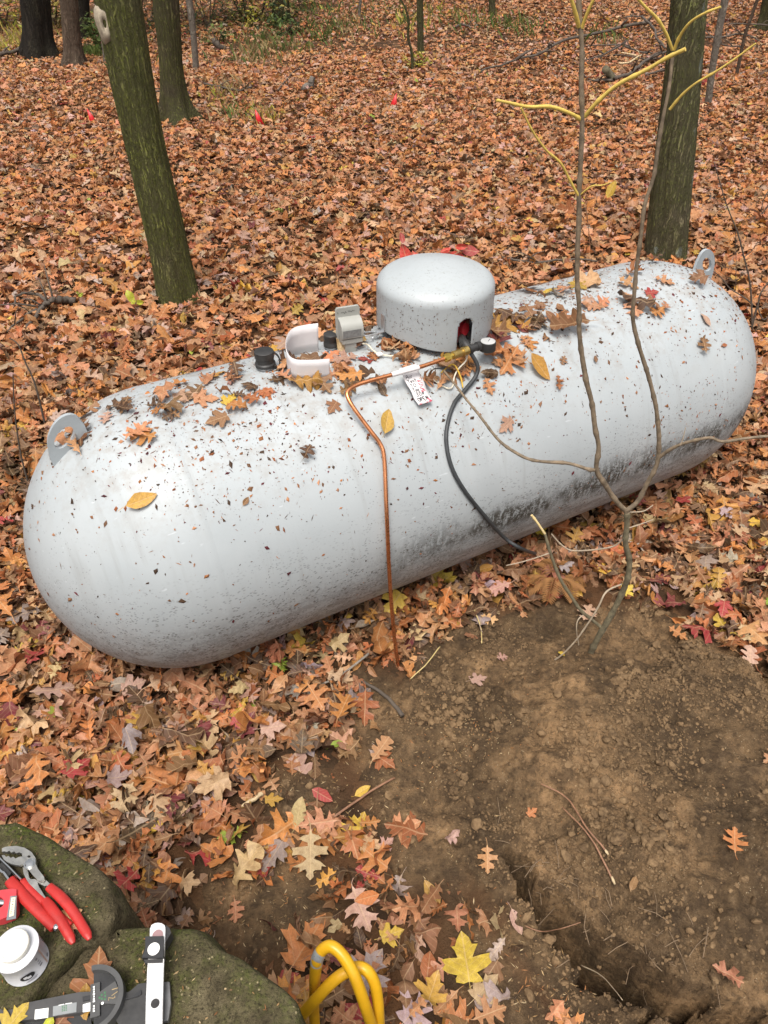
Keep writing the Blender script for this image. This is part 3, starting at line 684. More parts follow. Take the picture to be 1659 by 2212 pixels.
# copper line with its brass test fitting and gauge
fit_end = tk(1026, 748, .070); fit_mid = tk(1008, 757, .078); fit_start = tk(962, 774, .078)
gl = gpt(862, 1452, -.03); lat_lo = (gl - TC) @ TN
cpts = [fit_start, tk(900, 795, .070), tk(800, 822, .058), tk(766, 834, .054), tk(751, 846, .052), tk(752, 860, .048), tk(766, 884, .040), tk(800, 930, .028), tk(822, 960, .023), tk(830, 990, .021), tk(834, 1080, .018), tk(837, 1150, .018)]
lat_hi = (cpts[-1] - TC) @ TN
for u, v, lat in ((840, 1220, -.496), (845, 1300, -.515), (853, 1385, -.54)): cpts.append(at_lat(u, v, min(lat, lat_hi - .005)))
cpts.append(gl)
cop = empty('copper_gas_line', gl, 'bare copper gas tube bent over the tank and dropping into the soil', 'gas pipe')
MB().tube(smooth_path(cpts, 8), .0066, 14).build('tube', M_COPPER, cop)
fx = (fit_mid - fit_start) / np.linalg.norm(fit_mid - fit_start)
L = np.linalg.norm(fit_mid - fit_start)
MB().lathe([(.008, -.006), (.0135, -.002), (.0135, .018), (.010, .019)], fit_start, fx, 6, smooth=False).lathe([(.009, .016), (.0095, .03)], fit_start, fx, 16).build('flare_nut', plain('bright_brass', (.70, .48, .10), .25, .95, .15, 60), cop)
MB().lathe([(.010, .028), (.0135, .030), (.0135, L - .028), (.0120, L - .026), (.0120, L - .018), (.0150, L - .017), (.0150, L + .004), (.011, L + .005)], fit_start, fx, 20).build('brass_body', M_BRASS, cop)
MB().lathe([(.0125, 0), (.0155, .002), (.0155, .014), (.0125, .016), (.0125, .034), (.0150, .035), (.0150, .046), (.008, .047)], fit_start + fx * (L + .006), fx, 18).build('black_tee', M_BLACK, cop)
elb = fit_start + fx * (L + .010)
MB().tube(smooth_path([elb, elb + TN * .035 + UP * .012, DC + an * (DR - .02) + at * .002 + UP * .03], 5), .0135, 16).lathe([(.0135, 0), (.0175, .002), (.0175, .014), (.0135, .016)], elb + TN * .018 + UP * .006, TN, 18).build('elbow', M_BLACK, cop)
gc = tk(1053, 749, .060)
gau = MB().lathe([(.024, 0), (.0275, .002), (.0275, .029), (.0265, .032), (.0245, .033)], gc - UP * .012, UP, 36).build('pressure_gauge', M_BLACK, cop)
MB().lathe([(.0242, .0), (.0242, .0045), (.020, .006), (0, .0064)], gc + UP * .0165, UP, 36).build('dial', M_GLASS, gau, cop)
MB().box(gc + UP * .0232 + TDv * .004, (.009, .0008, .0004), [(TDv * .8 + TN * .6), (TN * .8 - TDv * .6), UP]).build('needle', M_INK, gau, cop)
MB().lathe([(.006, 0), (.006, .02)], elb + fx * .03, gc - UP * .002 - (elb + fx * .03), 12).build('gauge_stem', M_BRASS, cop)
# electric lines
def line_thing(name, pts, r, mat, label, cat, k=7):
    return MB().tube(smooth_path(pts, k), r, 9).solo(name, mat, label, cat, base=pts[0])
lat_c = (tk(1090, 1140, .012) - TC) @ TN; gcab = gpt(1160, 1197, .03)
line_thing('black_cable', [elb + fx * .002 - UP * .006, tk(1031, 788, .045), tk(1028, 812, .022), tk(1005, 842, .010), tk(982, 870, .009), tk(968, 910, .0085), tk(964, 955, .0085), tk(976, 1010, .0085), tk(1005, 1062, .0085), tk(1050, 1118, .009),
    at_lat(1090, 1162, lat_c), at_lat(1128, 1186, lat_c - .03), gcab, gpt(1190, 1206, .012)], .0068, M_CABLE, 'dark grey cable looping from the gauge fitting down the tank side', 'cable')
# thin wire from the box to the hood with its clip
wire_pts = [tk(784, 742, .03), tk(795, 745, .02), tk(806, 757, .012), tk(818, 765, .01), tk(836, 768, .01), tk(862, 771, .012), tk(874, 778, .014), tk(880, 796, .012), tk(890, 816, .012), tk(912, 819, .010), tk(932, 819, .010), tk(952, 831, .008), tk(968, 839, .008), tk(978, 834, .012), tk(981, 815, .018), tk(990, 797, .03), tk(1006, 780, .045), elb - UP * .010 - fx * .004]
wt = empty('signal_wire', wire_pts[0], 'thin cream wire from the grey box running under the paper tag', 'wire')
MB().tube(smooth_path(wire_pts, 6), .0026, 8).build('wire', M_WHITEW, wt)
MB().box(tk(820, 765, .014), (.010, .008, .003), [TDv, np.cross(UP, TDv), UP], .001).build('wire_clip', plain('white_clip', (.75, .74, .70), .4, 0, .05), wt)
line_thing('bent_twig', [tk(952, 806, .010), tk(968, 792, .03), tk(978, 787, .04), tk(987, 796, .035), tk(996, 818, .02), tk(1000, 838, .008)], .0026, plain('yellow_bark', (.60, .37, .045), .5, 0, .2, 60, .0008), 'bent yellow twig stub under the brass fitting', 'twig', 4)

# ---- grey telemetry box on its riser
bP, bn = tank(757, 756); bw = .040
mon = empty('tank_monitor', bP, 'pale grey plastic gauge box with a tall back plate standing beside the hood', 'gauge box')
bx = TDv * .985 - TN * .17; bx /= np.linalg.norm(bx); by = np.cross(UP, bx)
def B(x, y, z): return bP + bx * x + by * y + UP * (z * .88)
bc = B(-.004, .018, .098)
MB().prism([B(-bw, .016, .012), B(bw, .016, .030), B(bw, .016, .158), B(bw * .9, .016, .164), B(-bw * .88, .016, .164), B(-bw, .016, .157)], by * .010).build('back_plate', M_GREY_PL, mon)
front = [(.016, .062), (-.024, .060), (-.026, .064), (-.026, .096), (-.020, .112), (-.006, .124), (.016, .128)]
bmb = MB(); n_ = len(front)
bmb.prism([B(-bw * .86, y, z) for y, z in front], bx * (bw * 1.84)); bmb.build('cover', M_GREY_PL, mon)
MB().prism([B(-bw * .80, y, z) for y, z in [(.014, .040), (-.022, .040), (-.022, .056), (.014, .058)]], bx * (bw * 1.7)).prism([B(-bw * .55, y, z) for y, z in [(.012, -.012), (-.012, -.012), (-.018, .012), (-.018, .038), (.012, .038)]], bx * (bw * .95)).build('lower_housing', M_GREY_PL, mon)
MB().box(B(0, -.0265, .081), (bw * .76, .0006, .0125), [bx, by, UP]).build('data_label', plain('grey_label', (.17, .17, .165), .5, 0, .25, 120), mon)
MB().lathe([(.019, -.02), (.019, .006), (.016, .008)], B(-.012, 0, -.01), UP, 20).build('black_foot', M_BLACK, mon)
def ribbon(mb, pts, wd, nrm, lift=.0006):
    P = np.asarray(pts, float); T = np.gradient(P, axis=0); T /= np.linalg.norm(T, axis=1)[:, None] + 1e-12; S = np.cross(np.broadcast_to(nrm, P.shape), T)
    S /= np.linalg.norm(S, axis=1)[:, None] + 1e-12
    V = []
    for p, s_ in zip(P, S): V += [p + s_ * wd / 2 + np.asarray(nrm) * lift, p - s_ * wd / 2 + np.asarray(nrm) * lift]
    return mb.add(V, [(2 * i, 2 * i + 1, 2 * i + 3, 2 * i + 2) for i in range(len(P) - 1)], False)
scr = MB(); rr = random.Random(3); x = -.024
for wlen in (.020, .024):
    pts = []; xx = x
    while xx < x + wlen: pts.append(B(xx, .0155, .146 + rr.uniform(-.0035, .0045))); xx += .0022
    ribbon(scr, smooth_path(pts, 3), .0011, -by); x += wlen + .005
ribbon(scr, [B(-.033, .0155, .150), B(-.036, .0155, .148), B(-.034, .0155, .145), B(-.031, .0155, .143)], .0011, -by)
scr.build('handwriting', M_INK, mon)

# ---- curled strip of white paper standing on its edge
pb = [tk(688, 758), tk(655, 763), tk(632, 770), tk(621, 784), tk(620, 800), tk(628, 815), tk(642, 822), tk(664, 823), tk(690, 822), tk(712, 820)]
pb = smooth_path(pb, 5); pv, pf = [], []
lean = UP * .97 - TN * .1
m = len(pb); hh = [.112 - .028 * float(sstep(6, 26, i)) for i in range(m)]
for i, p in enumerate(pb):
    for t in (0, .35, .7, 1): pv.append(p - UP * .004 + lean * hh[i] * t)
for i in range(m - 1):
    for j in range(3): a = i * 4 + j; pf.append((a, a + 4, a + 5, a + 1))
pap = MB().add(pv, pf).solo('curled_paper', M_PAPER, 'blank white paper strip curled like a letter C on the tank top', 'paper', base=pb[0])
pap.modifiers.new('thick', 'SOLIDIFY').thickness = .0006

# ---- hand-lettered paper tag taped round the copper tube
STROKES = {'A': [[(0, 0), (.4, 1), (.75, 0)], [(.15, .38), (.62, .42)]], 'i': [[(.2, 0), (.2, .55)], [(.2, .72), (.22, .78)]], 'r': [[(.1, 0), (.12, .6)], [(.12, .4), (.28, .58), (.45, .55)]], 'T': [[(0, 1), (.7, 1)], [(.36, 1), (.34, 0)]],
 'e': [[(.05, .3), (.42, .33), (.36, .55), (.12, .52), (.03, .25), (.15, .02), (.42, .08)]], 's': [[(.42, .52), (.15, .56), (.1, .38), (.38, .24), (.32, .03), (.03, .06)]], 't': [[(.22, .95), (.2, .05), (.38, .02)], [(.02, .6), (.62, .68)]],
 'O': [[(.35, 1), (.08, .75), (.06, .25), (.35, 0), (.62, .25), (.62, .75), (.35, 1)]], 'a': [[(.42, .55), (.15, .55), (.05, .2), (.25, .02), (.42, .3), (.42, .55), (.44, 0)]], 'g': [[(.42, .55), (.15, .55), (.05, .25), (.25, .08), (.42, .3), (.42, .55), (.42, -.25), (.1, -.3)]],
 '3': [[(.05, .9), (.4, 1), (.5, .78), (.22, .55), (.52, .35), (.42, .05), (.02, .08)]], '0': [[(.3, 1), (.06, .7), (.06, .25), (.3, 0), (.52, .3), (.52, .75), (.3, 1)]], '#': [[(.2, .9), (.1, .1)], [(.5, .95), (.4, .1)], [(0, .65), (.62, .7)], [(0, .32), (.6, .38)]],
 'P': [[(.05, 0), (.08, 1)], [(.08, .98), (.5, .9), (.48, .55), (.08, .48)]], 'E': [[(.55, 1), (.08, .98), (.06, 0), (.55, .02)], [(.07, .5), (.42, .52)]], 'N': [[(.05, 0), (.08, 1), (.52, 0), (.55, 1)]]}
tg = [tk(862, 797, .050), tk(899, 786, .052), tk(933, 868, .016), tk(903, 876, .016)]
tagt = empty('paper_tag', tg[3], 'white handwritten paper tag with red print hanging from the copper tube', 'tag')
def TG(u, v): return (tg[0] * (1 - u) + tg[1] * u) * (1 - v) + (tg[3] * (1 - u) + tg[2] * u) * v
tnm = np.cross(tg[1] - tg[0], tg[3] - tg[0]); tnm /= -np.linalg.norm(tnm)
if tnm @ (CAM - tg[0]) < 0: tnm = -tnm
tv, tf = [], []
for i in range(13):
    for j in range(5): tv.append(TG(j / 4, i / 12) + tnm * (.0025 * math.sin(i * 1.1 + j * .4) + (.004 if i > 10 else 0)))
for i in range(12):
    for j in range(4): a = i * 5 + j; tf.append((a, a + 1, a + 6, a + 5))
def tag_at(u, v, lift=.001):
    fi, fj = min(v * 12, 11.999), min(u * 4, 3.999); i, j = int(fi), int(fj); a, b = fi - i, fj - j; q = lambda y, x: np.array(tv[y * 5 + x])
    return (q(i, j) * (1 - b) + q(i, j + 1) * b) * (1 - a) + (q(i + 1, j) * (1 - b) + q(i + 1, j + 1) * b) * a + tnm * lift
tb = MB().add(tv, tf).build('tag_sheet', M_PAPER, tagt); tb.modifiers.new('thick', 'SOLIDIFY').thickness = .0005
ink = MB()
def write(txt, u0, v0, hgt, wid, slant=.0, wd=.0016, mb=ink):
    x = u0
    for ch in txt:
        if ch == ' ': x += wid * .6; continue
        for st in STROKES[ch]:
            P = [tag_at(min(.99, max(.01, x + px * wid)), v0 + (1 - py) * hgt + slant * (x - u0)) for px, py in st]; ribbon(mb, smooth_path(P, 3) if len(P) > 2 else P, wd, tnm, .0004)
        x += wid * (.42 if ch == 'i' else .62 if ch.islower() else .82)
write('Air', .10, .20, .10, .24); write('Test', .10, .325, .09, .20); write('TO', .12, .45, .09, .22); write('Tag', .12, .57, .085, .2); write('30#', .22, .685, .10, .24); write('OPEN', .16, .82, .10, .22, 0, .0026)
ink.build('handwriting', M_INK, tagt)
rp = MB(); rr = random.Random(5)
for u0, u1, v0, v1, nn in ((.28, .46, .0, .14, 5), (.74, .80, .03, .20, 3), (.60, .80, .38, .68, 16), (.55, .9, .93, .98, 5), (.05, .2, .95, .99, 2), (.7, .82, .88, .95, 3)):
    for _ in range(nn):
        a, b = rr.uniform(u0, u1), rr.uniform(v0, v1); l = rr.uniform(.02, .05)
        P = [tag_at(min(.985, a + t * .10), min(.99, b + t * l)) for t in (0, .5, 1)]; ribbon(rp, P, rr.uniform(.0015, .0032), tnm, .0003)
tag(rp.build('red_print', M_REDINK, tagt), kind='stuff')
sl = [cpts[1] + (cpts[2] - cpts[1]) * t for t in (-.05, .55)]
MB().tube([sl[0], (sl[0] + sl[1]) / 2, sl[1]], .0079, 16, False).build('tape_wrap', M_PAPER, tagt)
# small pale metal plate lying under the fitting
pp, pn = tank(957, 788, .008); Mf = frame(pn, TN + TDv * .2)
MB().box(pp, (.035, .010, .0012), [Mf[:, 0], Mf[:, 1], Mf[:, 2]], .0008).solo('metal_strip', M_GALV, 'small pale metal strip lying under the brass fitting', 'strip')

# ================================================================== LEAVES ONE BY ONE (the 300 that show largest)
T_ONE = {k: leaf_templates([k], HALF, 9, 6, .30, .62, 900 + i * 50) for i, k in enumerate(HALF)}
T_FLAT = {k: leaf_templates([k], HALF, 4, 6, .26, .28, 1300 + i * 50) for i, k in enumerate(HALF)}
T_CRUMP = {k: leaf_templates([k], HALF, 5, 6, .2, 1.35, 1700 + i * 50) for i, k in enumerate(HALF)}
_lm = {}
def leaf_mesh(pool, kind, i):
    key = (id(pool), kind, i)
    if key not in _lm:
        W, F, uv, _ = pool[kind][i]; c = W[:, :2].mean(0); V = W - np.array([0, .45, 0]); me = tri_mesh('fallen_leaf', V, F, M_LEAF1); attr(me, 'leaf_uv', 'FLOAT_VECTOR', uv); _lm[key] = me
    return _lm[key]
ADJ = {'tan': 'tan', 'orange': 'orange brown', 'rust': 'rust brown', 'brown': 'dull brown', 'pale': 'pale straw', 'pink': 'dusty pink', 'red': 'bright red', 'yellow': 'yellow', 'grey': 'greyish', 'dark': 'dark brown', 'gold': 'golden', 'wine': 'dark red', 'green': 'green', 'lilac': 'mauve grey'}
KN = {'oak': 'pointed oak', 'white_oak': 'round lobed oak', 'maple': 'maple', 'oval': 'oval'}
N_LEAF = [0]; _used = {}
def one_leaf(P, n, heading, kind, colour, size, place, pose='', pool=None, group='fallen leaves lying on the ground', lift=.0, jit=.12, extra=''):
    pool = T_ONE if pool is None else pool; rng = RNG
    Mf = frame(np.asarray(n) + rng.normal(0, jit, 3), heading)
    o = bpy.data.objects.new('fallen_leaf', leaf_mesh(pool, kind, int(rng.integers(0, len(pool[kind])))))
    M4 = Matrix.Identity(4)
    for i in range(3):
        for j in range(3): M4[i][j] = Mf[i, j] * size
        M4[i][3] = P[i] + n[i] * lift
    o.matrix_world = M4
    c = np.clip(np.array(PAL[colour]) * rng.normal(1, .12) * rng.normal(1, .05, 3), .01, .8); o.color = (*c, 1)
    link(o)
    sz = 'tiny' if size < .04 else 'small' if size < .07 else 'large' if size > .125 else ''
    base = ' '.join(x for x in (sz, pose, ADJ[colour], KN[kind], 'leaf', extra, place) if x)
    k = _used.get(base, 0); _used[base] = k + 1
    if k:
        hx = np.array(heading); ang = math.degrees(math.atan2(hx[1], hx[0])) % 360
        for wd in (['tip rightward', 'tip woodward', 'tip leftward', 'tip stoneward'][int((ang + 45) // 90) % 4], 'tilted', 'wrinkled', 'weathered', 'ragged'):
            b2 = base + ' ' + wd
            if b2 not in _used: base = b2; _used[b2] = 1; break
    tag(o, base, 'leaf', group); N_LEAF[0] += 1; return o
def head_dir(ang, n):
    """heading on a surface that points along `ang` degrees in the view (0 right, 90 away)"""
    a = math.radians(ang); d = np.array([math.cos(a), math.sin(a), 0]) ; d = d - (d @ n) * n
    return d / np.linalg.norm(d)
TL_LIST = [ # u, v, kind, colour, length, heading, pose, place
 (1431, 562, 'maple', 'pale', .115, 200, '', 'on the tank crown before the mossy trunk'), (1384, 588, 'oak', 'rust', .09, 30, 'curled', 'on the crown below the mossy trunk'), (1266, 626, 'maple', 'yellow', .085, 300, '', 'on the tank behind the thin sapling stem'),
 (1168, 637, 'oval', 'yellow', .07, 190, '', 'behind the hood on the tank back'), (1206, 624, 'oak', 'tan', .09, 120, '', 'on the tank beside the sapling stem'), (1335, 647, 'white_oak', 'dark', .12, 160, 'crumpled', 'between the two sapling stems'),
 (1378, 624, 'oak', 'tan', .09, 330, '', 'beside the second sapling stem'), (1421, 632, 'maple', 'red', .06, 20, '', 'on the crown near the far lifting eye'), (1456, 615, 'oak', 'tan', .085, 340, '', 'below the far lifting eye'), (1432, 668, 'oak', 'orange', .085, 40, '', 'under the red leaf on the far half'),
 (1374, 688, 'oak', 'tan', .105, 280, '', 'behind the second sapling stem'), (1513, 679, 'oval', 'pink', .06, 130, '', 'on the far rounded end'), (1517, 727, 'oak', 'brown', .075, 100, 'curled', 'low on the far rounded end'), (1569, 746, 'oval', 'rust', .03, 10, '', 'on the far rounded end'),
 (1213, 678, 'maple', 'orange', .06, 60, '', 'on the tank by the sapling stem'), (1226, 706, 'oak', 'rust', .075, 280, '', 'touching the sapling stem'), (1179, 690, 'oak', 'tan', .085, 20, '', 'on the leaf heap beside the hood'), (1187, 715, 'white_oak', 'brown', .13, 200, 'crumpled', 'on the leaf heap beside the hood'),
 (1119, 684, 'maple', 'gold', .12, 40, '', 'just beyond the hood'), (1104, 696, 'oval', 'wine', .08, 140, 'curled', 'just beyond the hood'), (1074, 714, 'maple', 'wine', .10, 80, 'curled', 'against the hood rim'), (1149, 758, 'oak', 'orange', .075, 280, '', 'on the tank right of the gauge'),
 (1094, 755, 'oak', 'tan', .075, 130, 'crumpled', 'beside the pressure gauge'), (1082, 808, 'oak', 'orange', .135, 250, '', 'spread out below the pressure gauge'), (1184, 819, 'oval', 'gold', .115, 320, '', 'lying open on the middle of the tank'), (1206, 842, 'oak', 'rust', .055, 290, 'curled', 'at the foot of the golden leaf'),
 (1062, 853, 'oak', 'tan', .065, 300, '', 'below the looping cable'), (1078, 933, 'maple', 'pink', .065, 250, '', 'low on the tank front by the sapling branch'), (1284, 769, 'oval', 'brown', .03, 100, '', 'on the tank between the stems'), (1219, 770, 'oak', 'brown', .04, 80, '', 'beside the sapling stem'),
 (1046, 768, 'oak', 'rust', .08, 200, 'crumpled', 'under the pressure gauge'), (713, 782, 'oak', 'pink', .10, 200, '', 'against the curled paper'), (731, 760, 'maple', 'tan', .07, 60, '', 'before the smaller black cap'), (786, 750, 'maple', 'pale', .12, 350, 'curled', 'at the foot of the grey box'),
 (789, 742, 'oval', 'gold', .08, 300, 'curled', 'at the foot of the grey box'), (870, 756, 'maple', 'rust', .09, 330, 'curled', 'under the hood rim'), (832, 741, 'oak', 'pale', .07, 110, 'crumpled', 'under the hinge of the hood'), (772, 778, 'maple', 'red', .06, 200, '', 'between the grey box and the tag'),
 (770, 806, 'maple', 'tan', .085, 330, '', 'behind the bend of the copper tube'), (724, 813, 'oak', 'orange', .10, 180, '', 'left of the copper bend'), (692, 830, 'white_oak', 'gold', .09, 10, 'crumpled', 'below the curled paper'), (627, 828, 'oak', 'brown', .08, 220, 'curled', 'in front of the curled paper'),
 (713, 850, 'oak', 'brown', .09, 310, '', 'below the copper bend'), (710, 894, 'maple', 'brown', .055, 250, '', 'on the bare paint near the copper bend'), (839, 888, 'oval', 'gold', .092, 88, '', 'standing alone beside the copper tube'), (560, 853, 'oak', 'rust', .06, 190, '', 'below the strapped black cap'),
 (961, 824, 'oak', 'brown', .105, 230, '', 'between the tag and the cable'), (1001, 799, 'oak', 'tan', .07, 200, '', 'under the brass fitting'), (1027, 777, 'maple', 'orange', .07, 30, '', 'under the gauge stem'), (985, 785, 'oak', 'orange', .07, 260, 'curled', 'under the brass fitting'),
 (179, 921, 'oak', 'tan', .10, 30, 'crumpled', 'caught by the near lifting eye'), (176, 962, 'oak', 'brown', .11, 280, '', 'caught by the near lifting eye'), (200, 890, 'maple', 'orange', .10, 20, '', 'behind the near lifting eye'), (262, 894, 'oak', 'brown', .075, 260, '', 'on the near crown'),
 (281, 935, 'oak', 'orange', .095, 160, '', 'on the near rounded end'), (318, 920, 'oak', 'tan', .09, 60, 'curled', 'on the near rounded end'), (226, 917, 'oak', 'pink', .06, 270, '', 'beside the near lifting eye'), (284, 862, 'oak', 'dark', .09, 30, '', 'on the near crown'),
 (445, 917, 'maple', 'brown', .07, 210, '', 'beside the weld seam'), (408, 866, 'oak', 'brown', .085, 250, '', 'on the near crown by the seam'), (430, 850, 'maple', 'pink', .08, 20, '', 'on the near crown by the seam'), (472, 862, 'maple', 'tan', .075, 10, '', 'on the crown past the seam'),
 (510, 853, 'maple', 'yellow', .06, 60, '', 'on the crown past the seam'), (554, 851, 'oak', 'rust', .06, 200, '', 'on the crown below the black cap'), (337, 1069, 'oval', 'gold', .088, 32, '', 'alone on the near rounded end'), (536, 1074, 'oval', 'brown', .03, 80, '', 'alone on the tank front'), (670, 960, 'oak', 'dark', .065, 80, 'curled', 'alone left of the copper tube'),
 (487, 805, 'maple', 'gold', .06, 30, '', 'on the crown ridge'), (520, 822, 'oak', 'tan', .08, 320, '', 'on the crown ridge'), (350, 838, 'oak', 'orange', .09, 200, '', 'on the crown ridge'), (742, 730, 'oak', 'rust', .07, 90, '', 'behind the grey box'), (655, 778, 'oak', 'dark', .09, 40, 'crumpled', 'inside the curled paper'), (642, 792, 'maple', 'brown', .07, 200, 'crumpled', 'inside the curled paper'), (660, 768, 'oval', 'pale', .06, 100, '', 'inside the curled paper'),
 (905, 770, 'oak', 'tan', .075, 40, 'curled', 'before the hood rim'), (935, 782, 'maple', 'brown', .07, 150, 'crumpled', 'before the hood rim'), (850, 745, 'white_oak', 'brown', .07, 210, 'crumpled', 'under the hood rim'), (812, 780, 'oak', 'rust', .06, 290, '', 'beside the thin wire'), (1130, 700, 'oak', 'dark', .10, 330, 'crumpled', 'on the leaf heap beside the hood'), (1100, 720, 'oak', 'brown', .09, 10, 'crumpled', 'on the leaf heap beside the hood')]
for u, v, kd, cl, ln, hd, pose, place in TL_LIST:
    P, n = tank(u, v, .002); one_leaf(P, n, head_dir(hd, n), kd, cl, ln * (1.3 if pose == 'crumpled' else 1.0), place, pose, T_CRUMP if pose == 'crumpled' else T_ONE if pose == 'curled' else T_FLAT, 'leaves lying on the tank', .006 if pose else .004, .10)
for u0, v0, su, sv, nn, pl_ in [(1150, 702, 34, 20, 13, 'in the heap past the hood'), (1370, 620, 60, 30, 9, 'on the far crown'), (1215, 650, 45, 14, 7, 'on the ridge behind the sapling'), (770, 815, 26, 18, 7, 'round the copper bend'), (860, 768, 50, 12, 9, 'under the hood rim'), (1010, 800, 40, 22, 9, 'under the brass fitting'), (340, 880, 70, 24, 9, 'on the near crown'), (480, 836, 55, 14, 9, 'on the ridge left of the caps'), (185, 930, 16, 24, 4, 'by the near lifting eye'), (600, 800, 26, 10, 3, 'between the black cap and the paper')]:
    for _ in range(nn):
        u, v = u0 + RNG.normal(0, su), v0 + RNG.normal(0, sv); P, n = tank(u, v, .002)
        if capsule_d(P[None])[0] > TR + .02 or n[2] < .35: continue
        c, nm = pick_cols(1, dict(tan=5, orange=2, brown=8, rust=3, dark=5, gold=1, pink=1), RNG); ps = random.choice(['', 'curled', 'crumpled', 'crumpled'])
        one_leaf(P, n, head_dir(RNG.uniform(0, 360), n), random.choice(KW), nm[0], RNG.uniform(.040, .075) * (1.3 if ps == 'crumpled' else 1), pl_, ps, T_CRUMP if ps == 'crumpled' else T_ONE, 'leaves lying on the tank', .006, .2)
for i in range(20):   # the drift along the far side of the crown
    s = RNG.uniform(-.95, 1.05); lat = RNG.uniform(.02, .26)
    if abs(s - DS) < .25: continue
    P = TC + TDv * s + TN * lat + UP * (math.sqrt(TR ** 2 - lat ** 2) + .003); n = (P - TC - TDv * s); n /= np.linalg.norm(n)
    c, nm = pick_cols(1, WT_NEAR, RNG); kd = random.choice(KW)
    one_leaf(P, n, head_dir(RNG.uniform(0, 360), n), kd, nm[0], RNG.uniform(.07, .12), 'along the tank ridge ' + ('before the hood' if s < DS else 'past the hood'), random.choice(['', 'curled', 'crumpled']), random.choice([T_ONE, T_CRUMP]), 'leaves lying on the tank', .006, .2)

# crumbs of leaf and bark stuck to the tank
rng = np.random.default_rng(77); cv, cf, cc = [], [], []
def crumb(P, n, ln, wd, col):
    Mf = frame(n, rng.normal(0, 1, 3)); o = len(cv); b = rng.normal(0, .25) * wd; hgt = .0006 + wd * rng.uniform(.1, .35)
    q = [(-ln / 2, 0, .0006), (-ln * .1, -wd / 2 + b, .0007), (ln / 2, b, .0006 + hgt * .6), (ln * .05, wd / 2 + b, .0007), (0, b * .5, hgt)]
    cv.extend([P + Mf @ np.array((y, x, z)) for x, y, z in q]); cf.extend([(o, o + 1, o + 4), (o + 1, o + 2, o + 4), (o + 2, o + 3, o + 4), (o + 3, o, o + 4)]); cc.extend([col] * 5)
ncr = 0
while ncr < 11000:
    s = rng.uniform(-TL - TR, TL + TR); a = rng.normal(-.55, .75)      # angle from the crown, negative towards the camera
    if a < -1.95 or a > 1.0: continue
    if abs(s) > TL:
        e = (abs(s) - TL); rr_ = math.sqrt(max(TR * TR - e * e, 0)); 
        if rng.random() > rr_ / TR: continue
    else: rr_ = TR
    n_ = TN * math.sin(a) + UP * math.cos(a); c0 = TC + TDv * s; P = c0 + n_ * rr_; n = P - (TC + TDv * max(-TL, min(TL, s))); n /= np.linalg.norm(n)
    dens = (.34 + .66 * sstep(-1.0, .0, a)) * (.55 + .45 * sstep(-.2, 1.1, s)) * (.35 + .65 * sstep(-.35, .35, float(vnoise(s * 2.3, a * 2.3, 0, 88))))
    if s < .2 and a < -1.0: dens *= .6
    if rng.random() > dens: continue
    big = rng.random() < .10; ln = rng.uniform(.008, .022) if big else rng.lognormal(-5.30, .5); wd = ln * (rng.uniform(.3, .8) if rng.random() < .6 else .12)
    col = np.array(PAL[rng.choice(['dark', 'dark', 'brown', 'brown', 'rust', 'orange', 'wine', 'tan'])]) * rng.uniform(.35, 1.0); crumb(P, n, ln, wd, col); ncr += 1
for i in range(520):
    a = rng.uniform(0, 2 * math.pi); z = rng.uniform(-.02, .16); P = dome_pt(a, z, DR + .0004); crumb(P, M3 @ np.array([math.cos(a), math.sin(a), 0]), rng.uniform(.003, .012), rng.uniform(.001, .003), np.array(PAL['brown']) * rng.uniform(.3, .8))
me = tri_mesh('leaf_crumbs', np.array(cv), np.array(cf), M_LEAFN, False); cc = np.array(cc); attr(me, 'leaf_col', 'FLOAT_COLOR', np.concatenate([cc, np.ones((len(cc), 1))], 1)); attr(me, 'leaf_uv', 'FLOAT_VECTOR', np.tile([.3, .5, 0], (len(cc), 1)))
tag(link(bpy.data.objects.new('leaf_crumbs', me)), 'dark crumbs of leaf and bark scattered over the tank', 'crumbs', None, 'stuff')
# ================================================================== STONES
def stone_mat():
    k = NT('mossy_stone'); c = k.co('Object'); n1 = k.noise(c, 5, 5, .6); n2 = k.noise(c, 24, 6, .7); n3 = k.noise(c, 120, 4, .7)
    col = k.ramp(n2, [(.32, (.050, .040, .022)), (.52, (.095, .077, .043)), (.70, (.165, .135, .078))])
    ms = k.math('MULTIPLY', k.ramp(n1, [(.44, 0.0), (.58, 1.0)]), k.ramp(n3, [(.35, .3), (.6, 1.0)]))
    col = k.mix(k.math('MULTIPLY', ms, .8), col, k.ramp(n3, [(.3, (.020, .030, .004)), (.7, (.085, .110, .014))]))
    v = k.n('ShaderNodeTexVoronoi'); v.inputs['Scale'].default_value = 120; k.l(c, v.inputs['Vector'])
    col = k.mix(k.math('MULTIPLY', k.ramp(v.outputs['Distance'], [(.16, 1.0), (.26, 0.0)]), k.math('MULTIPLY', k.math('GREATER_THAN', k.noise(c, 60, 3), .54), k.ramp(k.noise(c, 11, 3), [(.42, .1), (.6, 1.0)]))), col, (.34, .28, .16))
    col = k.mix(k.ramp(k.noise(c, 210, 3, .7), [(.36, .7), (.5, 0.0)]), col, (.022, .018, .010))
    k.set(col, .92, 0, k.bump(k.noise(c, 210, 3, .7), .8, .003, k.bump(n3, 1.0, .006, k.bump(n2, .6, .010))), .15); return k.m
M_STONE = stone_mat()
